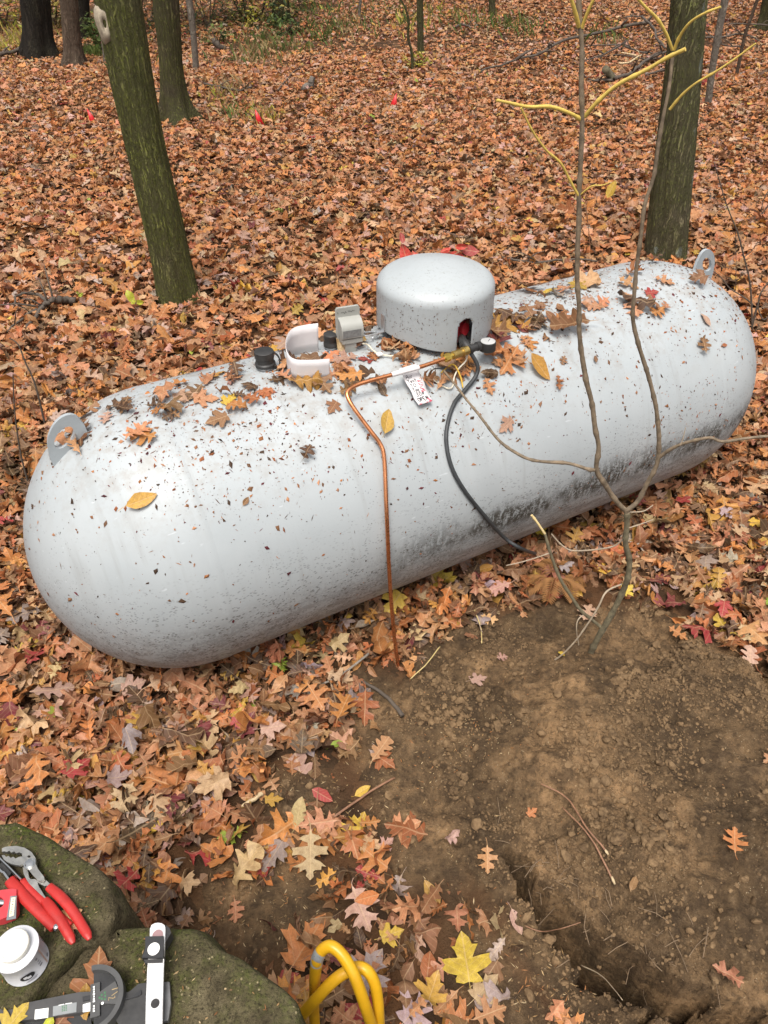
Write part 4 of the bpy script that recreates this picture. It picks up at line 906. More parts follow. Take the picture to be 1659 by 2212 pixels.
def stone(outline, z, seed, label):
    """a worn block: a ragged top face rolled over into rough sides that run down into the soil"""
    O = np.array(outline); P = smooth_path(np.vstack([O, O[:1]]), 6)[:-1, :2]; n = len(P); c = P.mean(0)
    nrm = np.roll(P, -1, 0) - np.roll(P, 1, 0); nrm = np.stack([nrm[:, 1], -nrm[:, 0]], 1); nrm /= np.linalg.norm(nrm, axis=1)[:, None] + 1e-9
    if ((P - c) * nrm).sum() < 0: nrm = -nrm
    V, F, rows = [], [], 0
    for d, zz in [(-.014, 0), (-.008, -.0008), (-.004, -.003), (-.001, -.007), (.001, -.016), (.003, -.036), (.007, -.07), (.010, -.14), (.014, -.28), (.02, -.5), (.02, -.95)]:
        w_ = .012 * fbm(P[:, 0] * 16, P[:, 1] * 16, zz * 9, 3, seed) * min(1, abs(zz) * 22)
        q = P + nrm * (d + w_)[:, None]; V += [(x, y, z + zz + .003 * float(vnoise(x * 25, y * 25, 0, seed))) for x, y in q]; rows += 1
    for i in range(rows - 1):
        for j in range(n): F.append((i * n + j, (i + 1) * n + j, (i + 1) * n + (j + 1) % n, i * n + (j + 1) % n))
    ring = V[:n]; top = [Vector((x, y, 0)) for x, y, _ in ring]
    # fill the top with a fine grid so that it can be rough
    xs = np.arange(O[:, 0].min(), O[:, 0].max(), .009); ys = np.arange(O[:, 1].min(), O[:, 1].max(), .009); GX, GY = np.meshgrid(xs, ys)
    sd = poly_sd(GX, GY, [(x, y) for x, y, _ in ring]); inside = sd < -.004
    from mathutils.geometry import delaunay_2d_cdt
    pts = [Vector((x, y)) for x, y, _ in ring] + [Vector((x + random.uniform(-.002, .002), y + random.uniform(-.002, .002))) for x, y in zip(GX[inside], GY[inside])]
    vv, ee, ff, ov, _, _ = delaunay_2d_cdt(pts, [(i, (i + 1) % n) for i in range(n)], [], 1, 1e-6)
    o = len(V)
    for p, src in zip(vv, ov):
        e = float(-poly_sd(np.array(p.x), np.array(p.y), [(x, y) for x, y, _ in ring][::3])); 
        V.append((p.x, p.y, z + .003 * float(vnoise(p.x * 25, p.y * 25, 0, seed)) + (0 if src and min(src) < n else .0028 * float(fbm(p.x * 75, p.y * 75, 0, 2, seed + 3)) + .003 * float(vnoise(p.x * 9, p.y * 9, 0, seed + 4)) * min(1, e * 30))))
    for f in ff:
        a, b, c_ = (vv[i] for i in f[:3]); cr = (b.x - a.x) * (c_.y - a.y) - (b.y - a.y) * (c_.x - a.x); f = list(f) if cr > 0 else list(f)[::-1]
        F.append(tuple(o + i for i in f))
    return MB().add(V, F).solo('stone', M_STONE, label, 'stone', 'mossy stones at the edge of the trench', base=(c[0], c[1], 0))
stone(W_A, ZA, 201, 'mossy flat topped stone carrying the pliers and the white can')
stone(W_B, ZB, 221, 'mossy flat topped stone carrying the black tube bender')

# ================================================================== TOOLS ON THE STONES
M_STEEL = plain('worn_steel', (.40, .39, .36), .36, .85, .18, 50, .0008)
M_STEELD = plain('dark_steel', (.045, .043, .042), .42, .5, .3, 60)
M_GRIP = plain('red_grip', (.40, .022, .018), .42, 0, .18, 45, .0006)
M_CHROME = plain('chrome', (.62, .62, .60), .16, 1.0, .05, 30)
M_CANW = plain('can_white', (.62, .62, .64), .35, 0, .04, 30)
M_LID = plain('can_lid', (.70, .68, .60), .4, 0, .03, 30)
M_RUBBER = plain('soft_black', (.022, .022, .023), .5, 0, .25, 40, .0008)
M_BENDER = plain('grey_black_nylon', (.035, .034, .033), .45, 0, .2, 40, .0008)
M_ALU = plain('polished_bar', (.78, .77, .75), .25, .35, .04, 20)
M_WHITEST = plain('white_label', (.80, .80, .76), .5, 0, .04, 30)
M_LABELG = plain('label_grey', (.24, .25, .25), .45, 0, .08, 50)
M_GREENP = plain('green_print', (.05, .16, .07), .5, 0, .2, 60)
M_TANP = plain('tan_print', (.38, .27, .13), .5, 0, .2, 60)
def C3(x, y): return x * .18752, 1797.3 + y * .18752            # measured on an enlargement of the tools
def C4(x, y): return 155.5 + x * .15625, 1970.1 + y * .15625
def on(c, z): return [plane(*q, z) for q in c]
def poly3(pts, z, th, mb, cf=C3, holes=(), bev=0): return mb.prism([plane(*cf(x, y), z) for x, y in pts], UP * th, [[plane(*cf(x, y), z) for x, y in h] for h in holes])
def circ(x, y, r, n=16, ry=None): return [(x + r * math.cos(2 * math.pi * i / n), y + (ry or r) * math.sin(2 * math.pi * i / n)) for i in range(n)]
def grip(pts, z, rads, cf=C3): 
    P = np.array([plane(*cf(x, y), z + dz) for x, y, dz in pts]); P = smooth_path(P, 6); r = np.interp(np.linspace(0, 1, len(P)), np.linspace(0, 1, len(rads)), rads)
    return MB().tube(P, r, 14, True, .62)
zt = ZA + .006
pl = empty('channel_pliers', plane(*C3(430, 450), zt), 'grey jawed water pump pliers with red dipped handles lying on the stone', 'pliers')
poly3([(38, 214), (70, 198), (120, 190), (210, 184), (300, 206), (380, 256), (424, 322), (434, 395), (392, 440), (330, 400), (285, 392), (270, 330), (272, 275), (238, 258), (200, 268), (178, 248), (150, 262), (122, 240), (95, 256), (60, 245), (40, 252)], zt + .006, .008, MB(), holes=[circ(350, 306, 20, 10, 14)]).build('upper_jaw', M_STEEL, pl)
poly3([(32, 288), (62, 282), (84, 306), (112, 292), (136, 318), (164, 302), (190, 324), (226, 306), (262, 300), (300, 330), (420, 372), (446, 440), (520, 535), (522, 560), (498, 580), (455, 575), (425, 545), (396, 520), (322, 430), (262, 388), (240, 405), (150, 388), (90, 360), (52, 330)], zt + .012, .006, MB()).build('lower_jaw', M_STEEL, pl)
MB().lathe([(0, .0), (.0075, 0), (.0075, .003), (.006, .0045), (0, .005)], plane(*C3(345, 368), zt + .018), UP, 20).lathe([(.0078, 0), (.0095, .0), (.0095, .0015), (.0078, .0015)], plane(*C3(345, 368), zt + .0178), UP, 20).build('pivot_bolt', M_CHROME, pl)
poly3([(272, 420), (300, 408), (335, 470), (345, 540), (365, 560), (420, 560), (440, 580), (455, 640), (520, 745), (550, 785), (490, 800), (430, 720), (395, 680), (320, 570), (285, 500)], zt + .003, .006, MB()).build('handle_arm', M_STEEL, pl)
poly3([(425, 545), (470, 560), (520, 555), (610, 632), (520, 640), (450, 600)], zt + .004, .006, MB()).build('handle_arm', M_STEEL, pl)
for pts in ([(562, 628, .008), (690, 740, .010), (790, 850, .010), (870, 960, .009), (950, 1090, .008), (1000, 1170, .008), (1034, 1236, .008)], [(515, 785, .008), (590, 880, .012), (680, 1000, .012), (740, 1095, .011), (800, 1200, .009), (845, 1282, .008)]):
    grip(pts, zt, [.0070, .0085, .0085, .0082, .0080, .0078, .0072, .0035]).build('handle_grip', M_GRIP, pl)
p2 = empty('cutting_pliers', plane(*C3(150, 540), zt), 'black steel pliers with thick red sleeves lying under the grey pair', 'pliers')
poly3([(-200, 150), (-120, 180), (0, 290), (150, 440), (262, 545), (215, 560), (130, 470), (60, 400), (-60, 290), (-220, 230)], zt, .011, MB()).poly if False else poly3([(-200, 150), (-120, 180), (0, 290), (150, 440), (262, 545), (215, 560), (130, 470), (60, 400), (-60, 290), (-220, 230)], zt, .011, MB()).build('jaw', M_STEELD, p2)
poly3([(-220, 240), (-60, 330), (20, 400), (40, 380), (150, 500), (110, 560), (70, 550), (20, 480), (-80, 420), (-240, 330)], zt + .002, .010, MB()).build('jaw', M_STEELD, p2)
ribbon_pts = [plane(*C3(x, y), zt + .0135) for x, y in ((-60, 250), (0, 305), (120, 420), (240, 545))]
MB().tube(ribbon_pts, .0018, 6).tube([plane(*C3(x, y), zt + .0135) for x, y in ((-40, 400), (25, 465), (45, 470), (100, 545))], .0030, 6).build('polished_edge', M_CHROME, p2)
grip([(112, 555, .008), (190, 650, .010), (300, 770, .010), (420, 890, .010), (540, 1010, .009), (628, 1102, .008)], zt, [.0092, .0098, .0096, .0092, .0087, .0082]).build('handle_grip', M_GRIP, p2)
grip([(255, 562, .005), (330, 650, .006), (450, 765, .006), (600, 890, .006), (700, 985, .006), (812, 1078, .006)], zt, [.0065, .0072, .0072, .007, .0066, .0055]).build('handle_grip', M_GRIP, p2)
MB().lathe([(0, -.007), (.004, -.006), (.0066, -.002), (.0066, .002), (.004, .006), (0, .007)], plane(*C3(655, 1103), zt + .008), UP, 16).build('end_stud', M_CHROME, p2)
# red tube cutter
tc = empty('tube_cutter', plane(*C3(90, 900), ZA + .004), 'red cast tube cutter with a silver plate beside the white can', 'tube cutter')
poly3([(-160, 775), (0, 742), (60, 728), (185, 712), (232, 722), (228, 950), (205, 985), (180, 1012), (60, 1062), (-40, 1085), (-160, 1060)], ZA + .006, .020, MB(), holes=[circ(15, 868, 78, 18, 66)]).build('body', plain('cutter_red', (.52, .045, .055), .42, 0, .15, 50), tc)
poly3([(122, 742), (196, 738), (186, 1000), (76, 1022)], ZA + .0262, .0015, MB()).build('plate', M_CHROME, tc)
poly3([(130, 758), (180, 754), (158, 960), (104, 975)], ZA + .0278, .0006, MB()).build('scale_label', plain('cream_label', (.70, .64, .46), .5, 0, .05), tc)
tick = MB()
for i, (x, y) in enumerate(((153, 775), (148, 800), (145, 835), (140, 865), (138, 890), (130, 915), (124, 935))): poly3([(x - 8, y - 2), (x + 8, y - 5), (x + 8, y + 1), (x - 8, y + 4)], ZA + .0284, .0003, tick)
tick.build('scale_marks', M_INK, tc)
MB().tube([plane(*C3(-10, 812), ZA + .020), plane(*C3(60, 818), ZA + .020)], .006, 14).build('roller', M_CHROME, tc)
# white can of jointing compound
cb = plane(58, 2080, ZA + .002); cr = .0345
can = empty('compound_can', cb, 'white round can with a pale screw lid standing on the stone', 'can')
CH = .060
MB().lathe([(cr - .003, 0), (cr, .002), (cr, .004), (cr - .001, .006), (cr - .001, CH - .008), (cr, CH - .006), (cr, CH - .002), (cr - .004, CH), (cr - .012, CH + .001), (cr - .013, CH - .001)], cb, UP, 48).build('can_body', M_CANW, can)
MB().lathe([(cr - .0125, CH - .004), (cr - .0125, CH + .004), (cr - .0105, CH + .005), (cr - .0105, CH + .013), (cr - .012, CH + .0145), (cr - .015, CH + .0145), (cr - .016, CH + .0135), (cr - .021, CH + .0135), (cr - .022, CH + .0142), (.012, CH + .0142), (.010, CH + .0132), (0, CH + .0132)], cb, UP, 48).build('screw_lid', M_LID, can)
toc = math.atan2(-cb[1], -cb[0])
def canp(a, z, r=cr + .0004): z = z * .74; return cb + np.array([r * math.cos(toc + a), r * math.sin(toc + a), z])
def can_patch(a0, a1, z0, z1, mat, name, lift=.0003, n=10, shape=None):
    mb = MB(); V, F = [], []
    for i in range(n + 1):
        t = i / n; zc, hz = (z0 + z1) / 2, (z1 - z0) / 2
        if shape == 'oval': hz *= math.sqrt(max(0, 1 - (2 * t - 1) ** 2))
        a = a0 + (a1 - a0) * t; V += [canp(a, zc - hz, cr + lift), canp(a, zc + hz, cr + lift)]
    F = [(2 * i, 2 * i + 2, 2 * i + 3, 2 * i + 1) for i in range(n)]; return mb.add(V, F)
body_c = [o for o in can.children if o.name.startswith('can_body')][0]
can_patch(-.62, .02, .022, .046, None, '', .0004, 16, 'oval').build('label_badge', M_INK, body_c, can)
w_ = can_patch(-.46, -.30, .030, .040, None, '', .0008, 4); 
for a0, a1, z0, z1 in ((-.34, -.16, .027, .036),): 
    q = can_patch(a0, a1, z0, z1, None, '', .0008, 4); w_.add(q.v, q.f, False)
w_.build('badge_mark', M_CANW, body_c, can)
q = MB()
for a0, a1, z0, z1 in ((.30, .40, .060, .066), (.33, .43, .050, .053), (.30, .46, .041, .044), (.31, .47, .030, .035), (-.5, .0, .012, .014), (-.4, .05, .016, .018)):
    t_ = can_patch(a0, a1, z0, z1, None, '', .0004, 4); q.add(t_.v, t_.f, False)
q.build('label_lettering', plain('grey_print', (.22, .22, .25), .5, 0, .2), body_c, can)
q = MB()
for i in range(7):
    t_ = can_patch(.78, 1.55, .024 + i * .0075, .0262 + i * .0075, None, '', .0004, 8); q.add(t_.v, t_.f, False)
q.build('small_print', plain('pale_print', (.46, .42, .42), .5, 0, .15), body_c, can)
can_patch(.62, .70, .008, .074, None, '', .0006, 3).build('drip', plain('rust_drip', (.50, .36, .30), .5, 0, .3), body_c, can)
can_patch(.80, .98, .014, .024, None, '', .0006, 10, 'oval').build('label_seal', plain('grey_print', (.22, .22, .25), .5, 0, .2), body_c, can)
# tube bender
tz = ZB + .004
tbn = empty('tube_bender', plane(300, 2170, tz), 'black lever tube bender with a bright flat bar lying on the stone', 'tube bender')
poly3([(620, 1235), (690, 1195), (830, 1155), (950, 1050), (1040, 1035), (1270, 1035), (1270, 1800), (960, 1800), (700, 1640), (600, 1480)], tz, .018, MB(), C4).build('frame', M_BENDER, tbn)
poly3([(690, 1215), (830, 1178), (955, 1085), (965, 1140), (930, 1170), (700, 1235)], tz + .018, .003, MB(), C4).build('frame_rib', M_RUBBER, tbn)
poly3([(1262, 1002), (1362, 996), (1372, 1150), (1380, 1300), (1362, 1420), (1345, 1530), (1262, 1545)], tz + .004, .010, MB(), C4).build('worn_block', plain('worn_grey', (.20, .20, .20), .4, .5, .25, 60), tbn)
bar = [(1085, 385), (1088, 250), (1110, 200), (1150, 176), (1200, 168), (1250, 176), (1290, 205), (1300, 250), (1296, 385), (1276, 800), (1262, 1300), (1250, 2100), (1020, 2100), (1032, 1300), (1052, 800), (1070, 600)]
bo = poly3(bar, tz + .030, .006, MB(), C4, holes=[circ(1186, 322, 34, 16), circ(1150, 1265, 24, 14)]).build('flat_bar', M_ALU, tbn)
MB().lathe([(.0055, 0), (.0085, 0), (.0085, .001), (.0055, .001)], plane(*C4(1186, 322), tz + .0362), UP, 20).build('bar_bushing', plain('pinkish_bushing', (.36, .22, .22), .4, .4, .1), bo, tbn)
MB().lathe([(.003, 0), (.0065, 0), (.0065, .001), (.003, .001)], plane(*C4(1150, 1265), tz + .0362), UP, 20).lathe([(0, 0), (.003, 0), (.003, .0006), (0, .0007)], plane(*C4(1152, 1263), tz + .0362), UP, 12).build('bar_bolt', M_STEELD, bo, tbn)
poly3([(1010, 690), (1040, 560), (1040, 400), (1290, 392), (1292, 690)], tz + .034, .018, MB(), C4).poly3 if False else poly3([(995, 690), (1045, 560), (1042, 400), (1292, 392), (1294, 690)], tz + .024, .018, MB(), C4).build('slide_block', M_RUBBER, tbn)
poly3([(1020, 700), (1278, 690), (1275, 745), (1030, 752)], tz + .024, .013, MB(), C4).build('slide_lip', M_BENDER, tbn)
MB().lathe([(0, 0), (.0095, 0), (.0095, .0008), (0, .001)], plane(*C4(1130, 512), tz + .0421), UP, 24).build('white_dot', M_WHITEST, tbn)
poly3([(1298, 270), (1330, 262), (1385, 300), (1405, 372), (1315, 525), (1296, 520)], tz + .008, .024, MB(), C4).build('clip', M_RUBBER, tbn)
dc = plane(*C4(322, 1268), tz + .010); rd = .0475
dial = MB()
dv, dirx = [], (plane(*C4(322, 900), tz) - plane(*C4(322, 1268), tz)); dirx /= np.linalg.norm(dirx); diry = np.cross(dirx, UP)
def arc(r, a): return dc + dirx * r * math.cos(a) + diry * r * math.sin(a)
AR = np.linspace(0, math.pi, 33)
dial.prism([arc(rd, a) for a in AR] + [arc(rd * .84, a) for a in AR[::-1]], UP * .024); dial.build('dial_rim', plain('rim_grey', (.070, .069, .067), .45, 0, .12), tbn)
MB().prism([arc(rd * .838, a) for a in AR], UP * .010).build('dial_face', M_RUBBER, tbn)
MB().prism([arc(rd * .80, a) for a in np.linspace(1.10, 2.0, 12)] + [arc(rd * .26, 2.2), arc(rd * .2, 1.6), arc(rd * .28, .9)], UP * .017).build('pointer_plate', plain('rim_grey', (.070, .069, .067), .45, 0, .12), tbn)
q = MB(); zl = UP * .0172
for r, a in ((.30, 1.35), (.30, 1.75), (.40, 1.30), (.40, 1.55), (.40, 1.8), (.22, 1.55)): q.lathe([(0, 0), (.0018, 0), (0, .0002)], arc(rd * r, a) + zl, UP, 6)
q.build('green_marks', M_GREENP, tbn)
def glyph(mb, strokes, org, ex, ey, wd):
    for st in strokes: ribbon(mb, [org + ex * x + ey * y + UP * .0003 for x, y in st], wd, UP, 0)
q = MB(); nd = lambda a: arc(1.0, a) - dc
g0 = arc(rd * .60, 1.36) + zl; ex, ey = -nd(1.5) * 0 + nd(1.5 + math.pi / 2) * -.011, nd(1.5) * .011
glyph(q, [[(.0, .1), (.0, 1.0)], [(.55, .95), (.95, .05)], [(1.1, .5), (1.35, .55), (1.4, .25), (1.1, -.4), (1.55, -.4)]], g0, nd(0) * -.009, nd(math.pi / 2) * .010, .0011); q.build('size_mark', M_TANP, tbn)
q = MB(); rr = random.Random(9)
for i in range(11):
    t = -.72 + i * .13
    if i == 7: continue
    ribbon(q, [dc + dirx * rd * -t * .55 + diry * (.0022) + zl, dc + dirx * rd * -(t + .09) * .55 + diry * (.0022) + zl], rr.uniform(.0022, .0034), UP, .0006)
q.build('white_lettering', M_WHITEST, tbn)
MB().lathe([(0, 0), (.0022, 0), (0, .0003)], arc(rd * .36, 2.12) + zl, UP, 8).build('white_spot', M_WHITEST, tbn)
MB().prism([arc(rd * .5, .02) - diry * .004, arc(rd * .5, .02) + diry * .010, arc(rd * .5, math.pi) + diry * .010, arc(rd * .5, math.pi) - diry * .004], UP * .015).build('centre_bar', plain('rim_grey', (.070, .069, .067), .45, 0, .12), tbn)
def C3b(x, y): return C3(x, y)
poly3([(-500, 2215), (0, 2080), (380, 2000), (620, 1950), (945, 1885), (1065, 1880), (1100, 1930), (1100, 2060), (950, 2120), (600, 2175), (240, 2215), (0, 2235), (-500, 2420)], tz + .004, .016, MB(), C3).build('lever', plain('lever_grey', (.060, .058, .057), .42, 0, .15, 40), tbn)
poly3([(-500, 2420), (0, 2240), (240, 2220), (600, 2180), (945, 2125), (1060, 2140), (1080, 2350), (-500, 2650)], tz, .008, MB(), C3).build('lower_lever', M_RUBBER, tbn)
for pts in ([(405, 2048), (560, 2026), (555, 2138), (398, 2160)], [(955, 1988), (1102, 1946), (1100, 2056), (955, 2078)]): poly3(pts, tz + .0203, .0005, MB(), C3).build('white_sticker', M_WHITEST, tbn)
poly3([(612, 2010), (885, 1962), (880, 2075), (610, 2122)], tz + .0203, .0006, MB(), C3).build('grey_label', M_LABELG, tbn)
q = MB()
for x0, x1, y in ((675, 740, 1992), (752, 830, 1976)): poly3([(x0, y), (x1, y - 12), (x1, y - 5), (x0, y + 8)], tz + .0211, .0002, q, C3)
q.build('label_lettering', M_WHITEST, tbn)
q = MB()
for x in range(3):
    for y in range(4): poly3([(712 + x * 22, 2004 + y * 18 - x * 4), (726 + x * 22, 2001 + y * 18 - x * 4), (726 + x * 22, 2011 + y * 18 - x * 4), (712 + x * 22, 2014 + y * 18 - x * 4)], tz + .0211, .0002, q, C3)
q.build('green_marks', M_GREENP, tbn)
poly3([(955, 1905), (1050, 1885), (1060, 1935), (960, 1955)], tz + .0202, .003, MB(), C3).build('latch', M_RUBBER, tbn)

# ================================================================== YELLOW PIPE
def C5(x, y): return 674 + x * .10417, 1987.4 + y * .10417
M_YPIPE = plain('yellow_pipe', (.66, .355, .012), .38, 0, .10, 20, .0006)
z0 = .40
l1 = [C5(x, y) + (z,) for x, y, z in ((40, 1900, .12), (55, 1500, .24), (62, 1200, .32), (95, 880, .385), (140, 730, .405), (235, 600, .42), (380, 545, .43), (520, 620, .43), (640, 750, .425), (760, 930, .415), (880, 1160, .40), (990, 1450, .37), (1090, 1750, .33), (1190, 2050, .27), (1280, 2350, .19), (1330, 2650, .10))]
l2 = [C5(x, y) + (z,) for x, y, z in ((-420, 2200, .16), (-60, 1800, .26), (110, 1610, .30), (320, 1380, .33), (520, 1200, .345), (700, 1080, .352), (860, 1000, .357), (1010, 985, .355), (1150, 1060, .35), (1250, 1200, .335), (1320, 1400, .31), (1365, 1700, .27), (1385, 2000, .22), (1400, 2350, .14), (1410, 2700, .07))]
W1 = np.array([plane(u, v, z) for u, v, z in l1]); W2 = np.array([plane(u, v, z) for u, v, z in l2])
# the coil goes on out of view: the two runs join low on the ground
join = [W1[-1] + np.array([.05, -.12, -.06]), W1[-1] + np.array([-.05, -.30, -.08]), W2[0] + np.array([-.15, -.25, -.14]), W2[0] + np.array([-.12, -.05, -.08])]
yp = empty('yellow_gas_pipe', (W1[0][0], W1[0][1], 0), 'bright yellow plastic gas pipe rising in two loops with a silver tape band', 'pipe')
PW1 = smooth_path(np.vstack([[W1[0] + np.array([.0, -.03, -.14])], W1]), 10); PW2 = smooth_path(np.vstack([W2, [W2[-1] + np.array([.0, -.05, -.10])]]), 10)
MB().tube(PW1, .0125, 24).build('pipe_loop', M_YPIPE, yp); MB().tube(PW2, .0125, 24).build('pipe_loop', M_YPIPE, yp)
MB().tube(smooth_path(np.array([plane(*C5(x, y), z) for x, y, z in ((88, 900, .3815), (105, 820, .392), (140, 730, .405), (190, 648, .4135))]), 6), .0134, 20, False).build('tape_band', plain('silver_tape', (.50, .52, .53), .35, .5, .15, 60, .001), yp)
def pipe_print(path, txt, s0, hgt, side, name):
    """flat lettering along a pipe: each letter is wrapped on the pipe's skin"""
    cu = bpy.data.curves.new('lettering', 'FONT'); cu.body = txt; cu.size = hgt * 1.4; to = bpy.data.objects.new('lettering', cu); COL.objects.link(to)
    me = bpy.data.meshes.new_from_object(to.evaluated_get(bpy.context.evaluated_depsgraph_get())); bpy.data.objects.remove(to); bpy.data.curves.remove(cu)
    seg = np.linalg.norm(np.diff(path, axis=0), axis=1); S = np.concatenate([[0], np.cumsum(seg)]); r = .0125 + .0003
    T = np.gradient(path, axis=0); T /= np.linalg.norm(T, axis=1)[:, None]
    out = []
    for v in me.vertices:
        s = s0 + v.co.x; P = np.array([np.interp(s, S, path[:, k]) for k in range(3)]); t = np.array([np.interp(s, S, T[:, k]) for k in range(3)]); t /= np.linalg.norm(t)
        vw = CAM - P; vw -= (vw @ t) * t; vw /= np.linalg.norm(vw); sd = np.cross(vw, t); a = (v.co.y - hgt / 2) / r + side
        out.append(P + r * (vw * math.cos(a) + sd * math.sin(a)))
    mb = MB().add(out, [tuple(p.vertices) for p in me.polygons], False); bpy.data.meshes.remove(me); return mb.build(name, plain('pipe_print', (.16, .085, .01), .6, 0, .4, 200), yp)
pipe_print(PW1, '1 CTS  PE 2708  GAS PIPE', .245, .0062, .75, 'printed_lettering')
pipe_print(PW2, '1 CTS  PE 2708  GAS PIPE', .50, .0062, .1, 'printed_lettering')
# ================================================================== TREES
M_B1 = bark_mat('mossy_furrowed_bark', (.185, .168, .082), (.034, .030, .018), (.140, .160, .026), .68, .10, 46, crack=.85)
M_B2 = bark_mat('dark_mossy_bark', (.125, .100, .062), (.028, .023, .016), (.100, .120, .020), .62, .11, 40, crack=.85)
M_B3 = bark_mat('lichened_bark', (.205, .175, .108), (.036, .030, .020), (.140, .165, .036), .58, .10, 42, lichen=.75, crack=.9)
M_B4 = bark_mat('black_bark', (.032, .026, .020), (.012, .010, .008), (.040, .045, .014), .26, .12, 14)
M_B5 = bark_mat('brown_bark', (.145, .105, .075), (.060, .042, .030), (.060, .062, .022), .20, .2, 18)
M_B6 = bark_mat('smooth_grey_bark', (.21, .185, .150), (.13, .11, .09), (.10, .10, .05), .15, .4, 14)
def trunk(name, label, base, up, mat, relief=.05, flare=.35, n=72, tall=5.0, freq=9, limbs=3, dz=.05, group='trees in the woodland', scar=None):
    """base and up: (column, row, width) as seen; the trunk stands on the ground at its base and rises beyond the frame"""
    g = gpt(base[0], base[1]); y0 = g[1]
    pts = [np.array([g[0], y0, float(gz(g[0], y0)) - .12]), np.array(g)]; wd = [base[2], base[2]]
    for u, v, w_ in up: pts.append(at_y(u, v, y0)); wd.append(w_)
    rad = [w_ / 2 / FD * ((p[1]) * cp - (p[2] - CAM_H) * sp) for p, w_ in zip(pts, wd)]
    d = pts[-1] - pts[-2]; d = d / np.linalg.norm(d) * .6 + UP * .4; d /= np.linalg.norm(d)
    P = smooth_path(pts, 10); Rr = smooth_path(np.stack([rad, rad, rad], 1), 10)[:, 0]; tl = np.linspace(0, 1, 12)[1:]
    P = np.concatenate([P, P[-1] + d * tall * tl[:, None] + UP * .3 * tl[:, None] ** 2]); Rr = np.concatenate([Rr, Rr[-1] * (1 - .5 * tl)])
    L = np.concatenate([[0], np.cumsum(np.linalg.norm(np.diff(P, axis=0), axis=1))]); vis = min(L[-1], 6.0)
    s = np.concatenate([np.arange(0, vis, dz), np.arange(vis, L[-1], .25), [L[-1]]])
    C = np.stack([np.interp(s, L, P[:, i]) for i in range(3)], 1); rr = np.interp(s, L, Rr)
    th = np.linspace(0, 2 * math.pi, n, endpoint=False); A, S = np.meshgrid(th, s); sd = random.randrange(1000)
    cx, cy = np.cos(A), np.sin(A); R0 = rr[:, None]
    h = S - .12
    fl = 1 + flare * np.exp(-np.clip(h, 0, 9) / (.9 * R0 + .06)) * (1 + .55 * np.sin(A * 4 + sd) + .3 * np.sin(A * 7 + sd * 2))
    wob = vnoise(cx * freq + .6 * vnoise(cx * 5, cy * 5, S * 3, sd), cy * freq, S * freq * .17 / max(.05, rr[1]) * .10, sd)
    ridge = 1 - 2.2 * np.abs(wob); lump = .05 * vnoise(cx * 1.5, cy * 1.5, S * 1.2, sd + 9)
    RR = R0 * (fl + lump + relief * ridge + relief * .35 * vnoise(cx * freq * 2.5, cy * freq * 2.5, S * 9, sd + 4))
    V = np.stack([C[:, None, 0] + RR * cx, C[:, None, 1] + RR * cy, np.broadcast_to(C[:, None, 2], RR.shape)], -1).reshape(-1, 3)
    m = len(s); F = [(i * n + j, i * n + (j + 1) % n, (i + 1) * n + (j + 1) % n, (i + 1) * n + j) for i in range(m - 1) for j in range(n)]
    t = empty(name, (g[0], y0, float(gz(g[0], y0))), label, 'tree', group)
    MB().add(V, F).build('trunk', mat, t)
    for k in range(limbs):
        a = random.uniform(0, 6.28); b = C[-1] - d * random.uniform(.2, tall * .4); dr = np.array([math.cos(a), math.sin(a), random.uniform(.5, 1.1)]); ln = random.uniform(1.2, 2.4)
        q = [b, b + dr * ln * .35, b + dr * ln * .7 + UP * .15, b + dr * ln + UP * .4]; MB().tube(smooth_path(q, 4), np.linspace(rr[-1] * .7, rr[-1] * .15, 13), 8).build('limb', mat, t)
    return t, C, rr
t1, C1, r1 = trunk('leaning_tree', 'leaning tree with greenish furrowed bark and a pale healed branch scar', (388, 650, 74), [(352, 480, 82), (318, 330, 82), (288, 190, 88), (270, 90, 92), (254, 0, 96)], M_B1, .045, .24, 96, 5, 11, dz=.022)
# healed branch scar
sc_c = at_y(226, 52, C1[np.argmin(np.abs(C1[:, 2] - at_y(224, 52, 4.6)[2])), 1] - .112)
vw = CAM - sc_c; vw /= np.linalg.norm(vw); sxx = np.cross(UP, vw); sxx /= np.linalg.norm(sxx); svv = np.cross(vw, sxx)
MB().add([sc_c + sxx * (r * math.cos(a) * (.024 + .003 * math.sin(3 * a))) + svv * (r * math.sin(a) * (.060 + .006 * math.cos(2 * a))) + vw * hh for r, hh in ((1.8, -.04), (1.4, -.010), (1.05, .003), (.72, .005), (.42, -.001), (.22, -.016)) for a in np.linspace(0, 2 * math.pi, 20, endpoint=False)],
    [(i * 20 + j, i * 20 + (j + 1) % 20, (i + 1) * 20 + (j + 1) % 20, (i + 1) * 20 + j) for i in range(5) for j in range(20)] + [tuple(100 + j for j in range(20))]).build('branch_scar', plain('scar_wood', (.30, .25, .18), .8, 0, .3, 70, .004), t1)
trunk('tree', 'upright mossy tree standing behind the leaning tree', (384, 262, 60), [(378, 225, 52), (370, 150, 48), (366, 90, 50), (360, 30, 55), (358, 0, 56)], M_B2, .04, .62, 72, 6, 10, dz=.04)
trunk('tree', 'mossy upright tree with grey lichen patches behind the far tank end', (1437, 556, 84), [(1449, 420, 82), (1465, 260, 78), (1478, 130, 76), (1489, 0, 76)], M_B3, .05, .10, 96, 5, 11, dz=.022)
trunk('tree', 'thick black trunked tree with a mossy foot at the wood edge', (86, 122, 64), [(82, 90, 58), (80, 50, 57), (76, 0, 60)], M_B4, .05, .34, 60, 8, 9, dz=.08)
trunk('tree', 'brown trunked tree with a mossy flared foot beside the black trunk', (160, 140, 42), [(158, 110, 36), (153, 60, 37), (148, 0, 38)], M_B5, .04, .38, 60, 8, 9, dz=.08)
